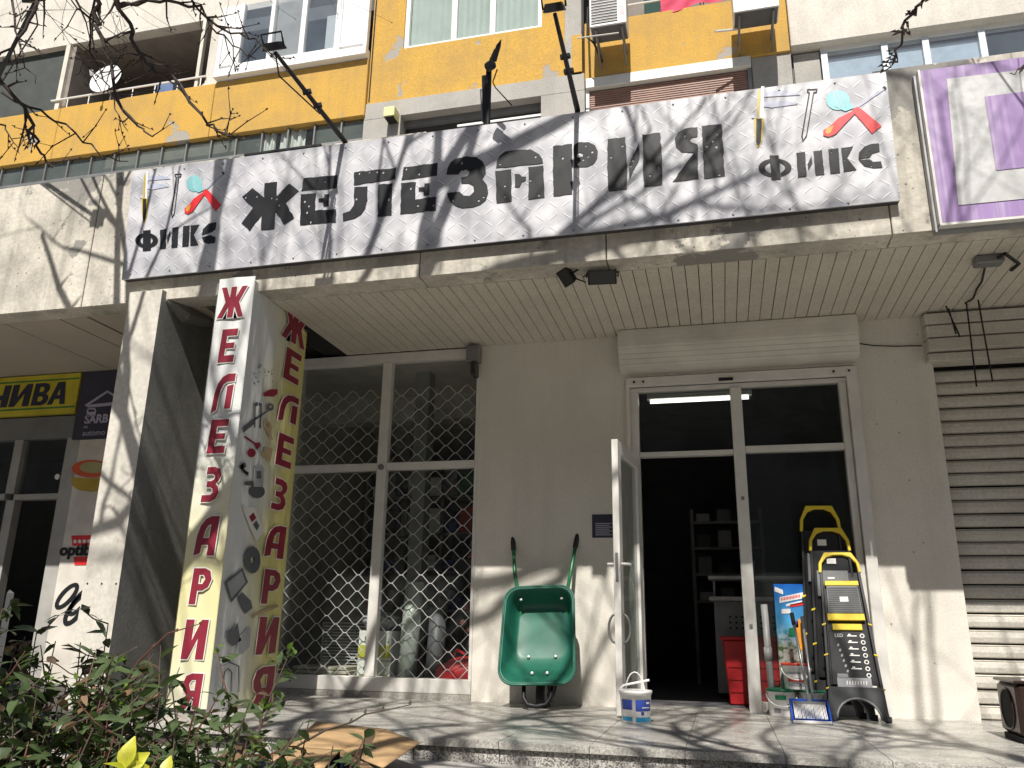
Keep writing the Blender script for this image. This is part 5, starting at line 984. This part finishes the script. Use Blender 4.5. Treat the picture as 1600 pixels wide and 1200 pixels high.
def bare_tree(label, base, trunk, limbs, seed, depth=3, extra=None):
    rnd = random.Random(seed); A = thing('bare_tree', label, 'tree', base, 'bare trees in front of the building')
    MB().tube(trunk[0], trunk[1], 12).build('trunk', m_bark, A, smooth=True)
    tw = MB(); budm = MB()
    for (p, d, r, L) in limbs:
        segs = []; tips = []; grow(segs, tips, Vector(p), Vector(d).normalized(), r, L, depth, rnd)
        for pts, rs, dp in segs:
            if dp == depth: MB().tube(pts, rs, 8).build('limb', m_bark, A, smooth=True)
            elif dp == depth - 1: MB().tube(pts, rs, 6, cap=False).build('branch', m_bark, A, smooth=True, recalc=False)
            else: tw.tube(pts, rs, 4 if dp else 3, cap=False)
        for p_, d_ in tips: budm.tube([p_, p_ + d_ * .012, p_ + d_ * .03], [.003, .006, .001], 4, cap=False)
    if extra:
        for ex in extra:
            pts, r0 = ex[0], ex[1]; side_p = ex[2] if len(ex) > 2 else .62; side_l = ex[3] if len(ex) > 3 else 1.0
            m = len(pts); full = []
            for i in range(m - 1):
                for j in range(4): full.append(pts[i] + (pts[i + 1] - pts[i]) * (j / 4) + Vector((rnd.gauss(0, .008), rnd.gauss(0, .015), rnd.gauss(0, .008))))
            full.append(pts[-1]); rs = [r0 * (1 - .75 * i / len(full)) for i in range(len(full))]
            MB().tube(full, rs, 6).build('branch', m_twig, A, smooth=True)
            for i in range(3, len(full) - 1):
                if rnd.random() < side_p:
                    dd = (full[i + 1] - full[i]).normalized(); side = Vector((rnd.gauss(0, 1), rnd.gauss(0, .5), rnd.gauss(0, 1))); dd = (dd * .6 + side.normalized() * .9).normalized()
                    L = rnd.uniform(.08, .30) * side_l; q1 = full[i] + dd * L * .5 + Vector((0, 0, rnd.gauss(0, .01))); q2 = q1 + (dd + Vector((rnd.gauss(0, .3), 0, rnd.gauss(0, .3)))).normalized() * L * .5
                    tw.tube([full[i], q1, q2], [rs[i] * .5 + .0012, rs[i] * .35 + .0012, .0018], 4)
                    for q_ in (q2, q1): budm.tube([q_, q_ + Vector((.004, 0, .006)), q_ + dd * .018], [.003, .0062, .001], 5)
                    if rnd.random() < .5: e = (dd + Vector((rnd.gauss(0, .6), 0, rnd.gauss(0, .6)))).normalized(); tw.tube([q1, q1 + e * L * .4], [.0022, .0014], 4); budm.tube([q1 + e * L * .4, q1 + e * (L * .4 + .015)], [.006, .001], 5)
    tw.build('twigs', m_twig, A, recalc=False, kind='stuff'); budm.build('buds', m_twig, A, recalc=False, kind='stuff')
    return A
YB = -3.55
D = lambda *pts: [onY(a, b, YB + dy) for a, b, dy in pts]
exA = [(D((120, -90, .0), (150, 0, 0), (152, 45, .05), (170, 90, .1), (188, 165, .1), (215, 195, .1), (240, 212, .1)), .017), (D((165, -60, 0), (190, 12, 0), (215, 80, .05), (245, 115, .05), (278, 128, .1), (320, 190, .1), (345, 208, .1), (372, 216, .1)), .015),
       (D((-60, 90, 0), (0, 128, 0), (42, 170, .0), (55, 215, 0), (65, 240, 0), (82, 262, 0)), .016), (D((10, 150, .1), (60, 172, .1), (120, 210, .1), (160, 248, .1), (200, 252, .1)), .009), (D((180, 8, .1), (250, 6, .1), (310, 8, .1), (345, 45, .1), (400, 62, .1), (430, 92, .1)), .012),
       (D((255, -60, .1), (300, 0, .1), (330, 42, .1), (365, 72, .1), (400, 92, .1)), .009), (D((90, -70, 0), (60, 0, 0), (30, 62, 0), (-20, 110, 0)), .016), (D((10, -30, .1), (25, 40, .1), (35, 85, .1), (55, 130, .1)), .009), (D((-40, 190, .1), (0, 195, .1), (18, 222, .1), (30, 240, .1)), .007), (D((150, 40, .1), (110, 0, .1), (80, -60, .1)), .008), (D((215, 80, .1), (190, 84, .1), (175, 100, .1), (140, 98, .1), (118, 118, .1)), .006), (D((150, 0, .2), (140, 70, .2), (165, 125, .2), (180, 170, .2), (200, 205, .2)), .008)]
tA_ = [Vector((-1.95, -4.35, -.95)), Vector((-1.92, -4.33, .8)), Vector((-1.85, -4.3, 2.6)), Vector((-1.72, -4.25, 4.2)), Vector((-1.62, -4.25, 5.2))]
V = Vector
exA += [([V((-1.75, -4.27, 4.0)), V((-1.1, -4.25, 4.9)), V((-.35, -4.2, 5.6)), V((.12, -4.2, 6.2)), V((.22, -4.2, 7.0)), V((.24, -4.2, 7.9)), V((.1, -4.1, 9.0))], .085), ([V((.13, -4.2, 6.25)), V((.36, -4.2, 6.9)), V((.62, -4.15, 7.6)), V((.9, -4.1, 8.6))], .055),
        ([V((-1.62, -4.25, 5.2)), V((-1.75, -4.1, 6.2)), V((-1.6, -4.0, 7.4)), V((-1.7, -4, 8.4))], .07), ([V((-1.72, -4.25, 4.2)), V((-2.3, -3.9, 4.9)), V((-2.9, -3.6, 5.3)), V((-3.5, -3.5, 6.2))], .06)]
bare_tree('bare budding tree whose branches hang into the top left corner', (-1.95, -4.35, -.95), (tA_, [.17, .15, .135, .115, .09]),
    [((-1.62, -4.25, 5.2), (.15, .1, 1), .07, 3.4), ((-1.7, -4.25, 4.4), (-.9, .35, .75), .055, 3.0), ((-1.7, -4.25, 4.7), (-.6, -.2, .9), .05, 2.8), ((-1.1, -4.25, 4.9), (.45, .3, .9), .055, 3.0), ((-.35, -4.2, 5.6), (1, .12, .45), .05, 3.2), ((.22, -4.2, 7.0), (.8, .3, .7), .045, 2.6), ((.24, -4.2, 7.9), (-.6, .1, .8), .04, 2.2), ((-2.3, -3.9, 4.9), (-.2, .5, 1), .04, 2.4), ((.1, -4.2, 6.2), (.9, -.3, .5), .05, 3.0), ((.22, -4.2, 7.0), (1, .12, .1), .055, 4.2)], 11, 3, exA)
exB = [(D((1462, -60, .0), (1448, 0, 0), (1428, 22, 0), (1409, 42, 0), (1407, 62, 0), (1401, 82, 0), (1397, 100, 0), (1376, 114, 0)), .009, .5, .14), (D((1640, 92, 0), (1600, 106, 0), (1578, 114, 0)), .006, .4, .14)]
tB_ = [Vector((4.3, -6.4, -.95)), Vector((4.25, -6.4, 1.0)), Vector((4.1, -6.35, 2.6)), Vector((3.9, -6.3, 4.0))]
bare_tree('bare tree whose single budding twig hangs at the top right', (4.3, -6.4, -.95), (tB_, [.17, .15, .13, .11]),
    [((3.9, -6.3, 4.2), (-.5, .55, .8), .07, 3.8), ((3.95, -6.3, 3.4), (.1, .8, .6), .06, 3.4), ((3.9, -6.3, 4.0), (-.25, .25, 1), .09, 3.6), ((3.95, -6.3, 3.6), (-.9, .3, .8), .08, 4.0), ((4.0, -6.33, 3.2), (-.5, .75, .8), .075, 3.2), ((3.9, -6.3, 4.0), (.35, .4, .9), .07, 3.2), ((3.9, -6.3, 3.8), (-.75, .1, .9), .08, 4.4)], 23, 2, exB)
tC_ = [Vector((.2, -8.6, -.95)), Vector((.2, -8.55, 1.4)), Vector((.15, -8.4, 3.4)), Vector((.1, -8.2, 5.2)), Vector((.0, -7.9, 7.2))]
bare_tree('tall bare tree standing behind the viewer', (.2, -8.6, -.95), (tC_, [.19, .17, .15, .13, .10]),
    [((0, -7.9, 7.2), (-.1, .4, 1), .085, 3.2), ((.1, -8.2, 5.2), (.8, .5, .8), .085, 3.8), ((.1, -8.2, 5.4), (-.8, .6, .7), .08, 3.8), ((.1, -8.1, 6.0), (.1, .9, .75), .07, 3.2), ((.0, -8, 6.6), (.7, .2, .8), .06, 3.0)], 5, 2)

# ------------------------------------------------------------------ hedge at the lower left
def leaf_mesh(name, L, W, m, cup=.18, seg=3):
    vs = []; fs = []
    for i in range(seg + 1):
        t = i / seg; ww_ = W * math.sin(math.pi * min(.97, max(.03, t ** .85))) / 2; z = -.25 * L * t * t
        vs += [(-ww_, t * L, z + cup * ww_), (0, t * L, z), (ww_, t * L, z + cup * ww_)]
    for i in range(seg):
        a = 3 * i; fs += [(a, a + 1, a + 4, a + 3), (a + 1, a + 2, a + 5, a + 4)]
    me = bpy.data.meshes.new(name); me.from_pydata(vs, [], fs); me.materials.append(m)
    for p in me.polygons: p.use_smooth = True
    return me
def leafmat(name, c, rough=.32, tl=.25):
    k = NT(name); k.base(k.mix(k.ramp(k.noise(18, 3), .35, .65), tuple(x * .65 for x in c), tuple(x * 1.25 for x in c))); k.b.inputs['Roughness'].default_value = rough
    t = k.n('ShaderNodeBsdfTranslucent'); t.inputs[0].default_value = (c[0] * 1.3, c[1] * 1.5, c[2], 1); mx = k.n('ShaderNodeMixShader'); mx.inputs[0].default_value = tl
    k.l(k.b.outputs[0], mx.inputs[1]); k.l(t.outputs[0], mx.inputs[2]); k.l(mx.outputs[0], k.out.inputs[0]); return k.m
ml_d = leafmat('dark_green_leaf', (.072, .105, .042)); ml_b = leafmat('bronze_leaf', (.13, .085, .055)); ml_g = leafmat('fresh_green_leaf', (.13, .21, .035), .4, .35); ml_y = leafmat('yellow_leaf', (.62, .60, .06), .4, .4); ml_dry = leafmat('dry_leaf', (.22, .13, .07), .7)
LV = [leaf_mesh('leaf', .062, .026, ml_d), leaf_mesh('leaf', .072, .030, ml_d), leaf_mesh('leaf', .060, .026, ml_b), leaf_mesh('leaf', .05, .022, ml_b), leaf_mesh('leaf', .055, .024, ml_d), leaf_mesh('leaf', .05, .02, ml_dry)]
SP = leaf_mesh('sprout_leaf', .026, .013, ml_g)
m_stem_r = mat('reddish_stem', (.12, .05, .035), .7); m_stem = mat('brown_stem', (.085, .06, .045), .8); m_straw = mat('dry_straw', (.45, .38, .26), .7)
def shrub(label, px, ptop, Yd, seed, nst=20, nleaf=290, spread=.24):
    rnd = random.Random(seed); top = onY(px, ptop, Yd); base = Vector((top.x, Yd, -.63)); A = thing('shrub', label, 'shrub', base, 'shrubs of the hedge in the lower left')
    st = MB(); fol = MB(); cnt = 0; sprouts = 0
    for i in range(nst):
        h = (top.z + .63) * rnd.uniform(.55, 1.02); dx, dy = rnd.gauss(0, spread * .55), rnd.gauss(0, spread * .6)
        p0 = base + Vector((rnd.gauss(0, .05), rnd.gauss(0, .05), 0)); p1 = base + Vector((dx * .5, dy * .5, h * .5)); p2 = base + Vector((dx * 1.0, dy, h)); pts = []
        for j in range(9): t = j / 8; pts.append(p0 * (1 - t) ** 2 + p1 * 2 * t * (1 - t) + p2 * t * t + Vector((rnd.gauss(0, .006), rnd.gauss(0, .006), 0)))
        st.tube(pts, [.0048 * (1 - .6 * j / 8) for j in range(9)], 5)
        sidest = []
        for j in range(3, 9):
            if rnd.random() < .7:
                e = Vector((rnd.gauss(0, 1), rnd.gauss(0, .8), rnd.uniform(.1, .9))).normalized(); L = rnd.uniform(.06, .17); s2 = [pts[j], pts[j] + e * L * .5, pts[j] + e * L + Vector((0, 0, .02))]; st.tube(s2, [.003, .0024, .0014], 4); sidest.append(s2)
        for chain in [pts[3:]] + sidest:
            for a in range(len(chain) - 1):
                for c_ in range(3 if chain is not pts else 2):
                    t = rnd.random(); p = chain[a] * (1 - t) + chain[a + 1] * t
                    rot = (rnd.uniform(-.7, .9), rnd.uniform(-.7, .7), rnd.uniform(0, 6.283)); sc = rnd.uniform(.7, 1.25)
                    if cnt < nleaf: inst('leaf', rnd.choices(LV, (4, 3, 2.2, 1.6, 3, .6))[0], A, p - base, rot, sc); cnt += 1
                    else:
                        M4 = Matrix.Translation(p) @ (Matrix.Rotation(rot[2], 4, 'Z') @ Matrix.Rotation(rot[1], 4, 'Y') @ Matrix.Rotation(rot[0], 4, 'X')) @ Matrix.Scale(sc, 4); src = LV[rnd.choice((0, 1, 4))]
                        fol.add([M4 @ v.co for v in src.vertices], [tuple(f.vertices) for f in src.polygons])
            if rnd.random() < .55:
                q = chain[-1]
                for c_ in range(rnd.randint(5, 9)):
                    if sprouts < 110: inst('sprout_leaf', SP, A, q - base + Vector((rnd.gauss(0, .008), rnd.gauss(0, .008), rnd.uniform(-.03, .012))), (rnd.uniform(.2, 1.2), 0, rnd.uniform(0, 6.28)), rnd.uniform(.8, 1.5)); sprouts += 1
    st.build('stems', m_stem_r if seed % 2 else m_stem, A, recalc=False)
    if fol.v: fol.build('inner_leaves', ml_d, A, smooth=True, recalc=False, kind='stuff')
    sw = MB()
    for i in range(9): p = base + Vector((rnd.gauss(0, .15), rnd.gauss(0, .1), rnd.uniform(.25, .55))); e = Vector((rnd.gauss(0, .6), rnd.gauss(0, .3), 1)).normalized(); sw.tube([p, p + e * rnd.uniform(.08, .16)], .0022, 4)
    sw.build('dry_stalks', m_straw, A, recalc=False); return A
sh_spec = [('dense leafy shrub at the left picture edge', -10, 925, -4.75), ('shrub with bronze leaves below the advertising panel', 60, 985, -4.65), ('shrub with upright green shoots before the left pillar', 165, 985, -4.55), ('low shrub with long bare twig between pillar and banner', 250, 1040, -4.6),
           ('shrub with green sprouts before the banner foot', 330, 1050, -4.5), ('low outer shrub beside the cardboard box', 418, 1105, -4.45), ('leafy shrub in the bottom left corner', 20, 1080, -5.05), ('low dark shrub behind the yellow plant', 130, 1110, -4.95), ('low shrub right of the yellow plant', 300, 1125, -4.95), ('dense shrub between the left corner and the yellow plant', 80, 1035, -4.85), ('shrub filling the hedge below the left pillar', 215, 1085, -4.75), ('low shrub below the banner foot', 375, 1130, -4.7), ('outermost low shrub in front of the cardboard flaps', 455, 1178, -4.6)]
for i, (lab, a, b, y_) in enumerate(sh_spec): shrub(lab, a, b, y_, 40 + i)
LT = thing('long_twig', 'long thin reddish twig reaching across the banner foot', 'twig', onY(215, 1060, -4.4)); MB().tube([onY(175, 1100, -4.4), onY(215, 1035, -4.4), onY(262, 990, -4.4), onY(312, 975, -4.4)], [.005, .004, .003, .0015], 5).build('twig', m_stem_r, LT)
for a in ((240, 1010), (275, 986), (300, 979), (312, 975)): MB().tube([onY(*a, -4.4), onY(a[0] + 3, a[1] - 4, -4.4)], [.006, .002], 5).build('bud', m_stem_r, LT)
LT = thing('budding_twig', 'budding twig reaching over the cardboard box flap', 'twig', onY(440, 1180, -4.2)); MB().tube([onY(430, 1190, -4.2), onY(470, 1162, -4.2), onY(510, 1140, -4.2), onY(550, 1128, -4.2), onY(570, 1116, -4.2), onY(610, 1108, -4.2), onY(642, 1101, -4.2)], [.005, .0045, .004, .0035, .003, .0025, .0015], 5).build('twig', m_stem, LT)
for a in ((500, 1144), (548, 1128), (570, 1114), (598, 1108), (640, 1100)): MB().tube([onY(*a, -4.2), onY(a[0] + 2, a[1] - 6, -4.2)], [.006, .002], 5).build('bud', m_stem, LT)
yp = onY(188, 1195, -5.15); YP = thing('yellow_plant', 'small plant with bright yellow green leaves at the bottom edge', 'plant', (yp.x, -5.15, -.62)); MB().tube([(yp.x, -5.15, -.62), (yp.x + .01, -5.15, yp.z - .01)], .004, 6).build('stem', m_straw, YP)
YL = leaf_mesh('leaf', .066, .042, ml_y, .25, 6)
for rx, ry, rz, sc in ((1.50, .08, .15, 1.1), (1.35, .95, .3, .95), (1.3, -.9, -.3, .9), (1.2, 1.5, .1, .85), (1.15, -1.35, -.1, .9), (.6, .3, 2.8, .8)): inst('leaf', YL, YP, (.01, 0, yp.z + .61), (rx, ry, rz), sc)
yp2 = onY(258, 1200, -5.1); YP = thing('yellow_seedling', 'single yellow green leaf tip right of the yellow plant', 'plant', (yp2.x, -5.1, -.62)); MB().tube([(yp2.x, -5.1, -.62), (yp2.x, -5.1, yp2.z - .01)], .003, 5).build('stem', m_straw, YP); inst('leaf', YL, YP, (0, 0, yp2.z + .60), (1.3, 0, .2), .75)
# dry leaves and litter under the hedge
lit = MB()
for i in range(260):
    p = Vector((R.uniform(-2.6, .7), R.uniform(-5.2, -3.4), -.612 + R.uniform(0, .03))); M4 = Matrix.Translation(p) @ Matrix.Rotation(R.uniform(0, 6.28), 4, 'Z') @ Matrix.Rotation(R.uniform(-.5, .5), 4, 'X'); src = LV[5]
    lit.add([M4 @ v.co for v in src.vertices], [tuple(f.vertices) for f in src.polygons])
o = lit.build('leaf_litter', ml_dry, recalc=False); o['kind'] = 'stuff'
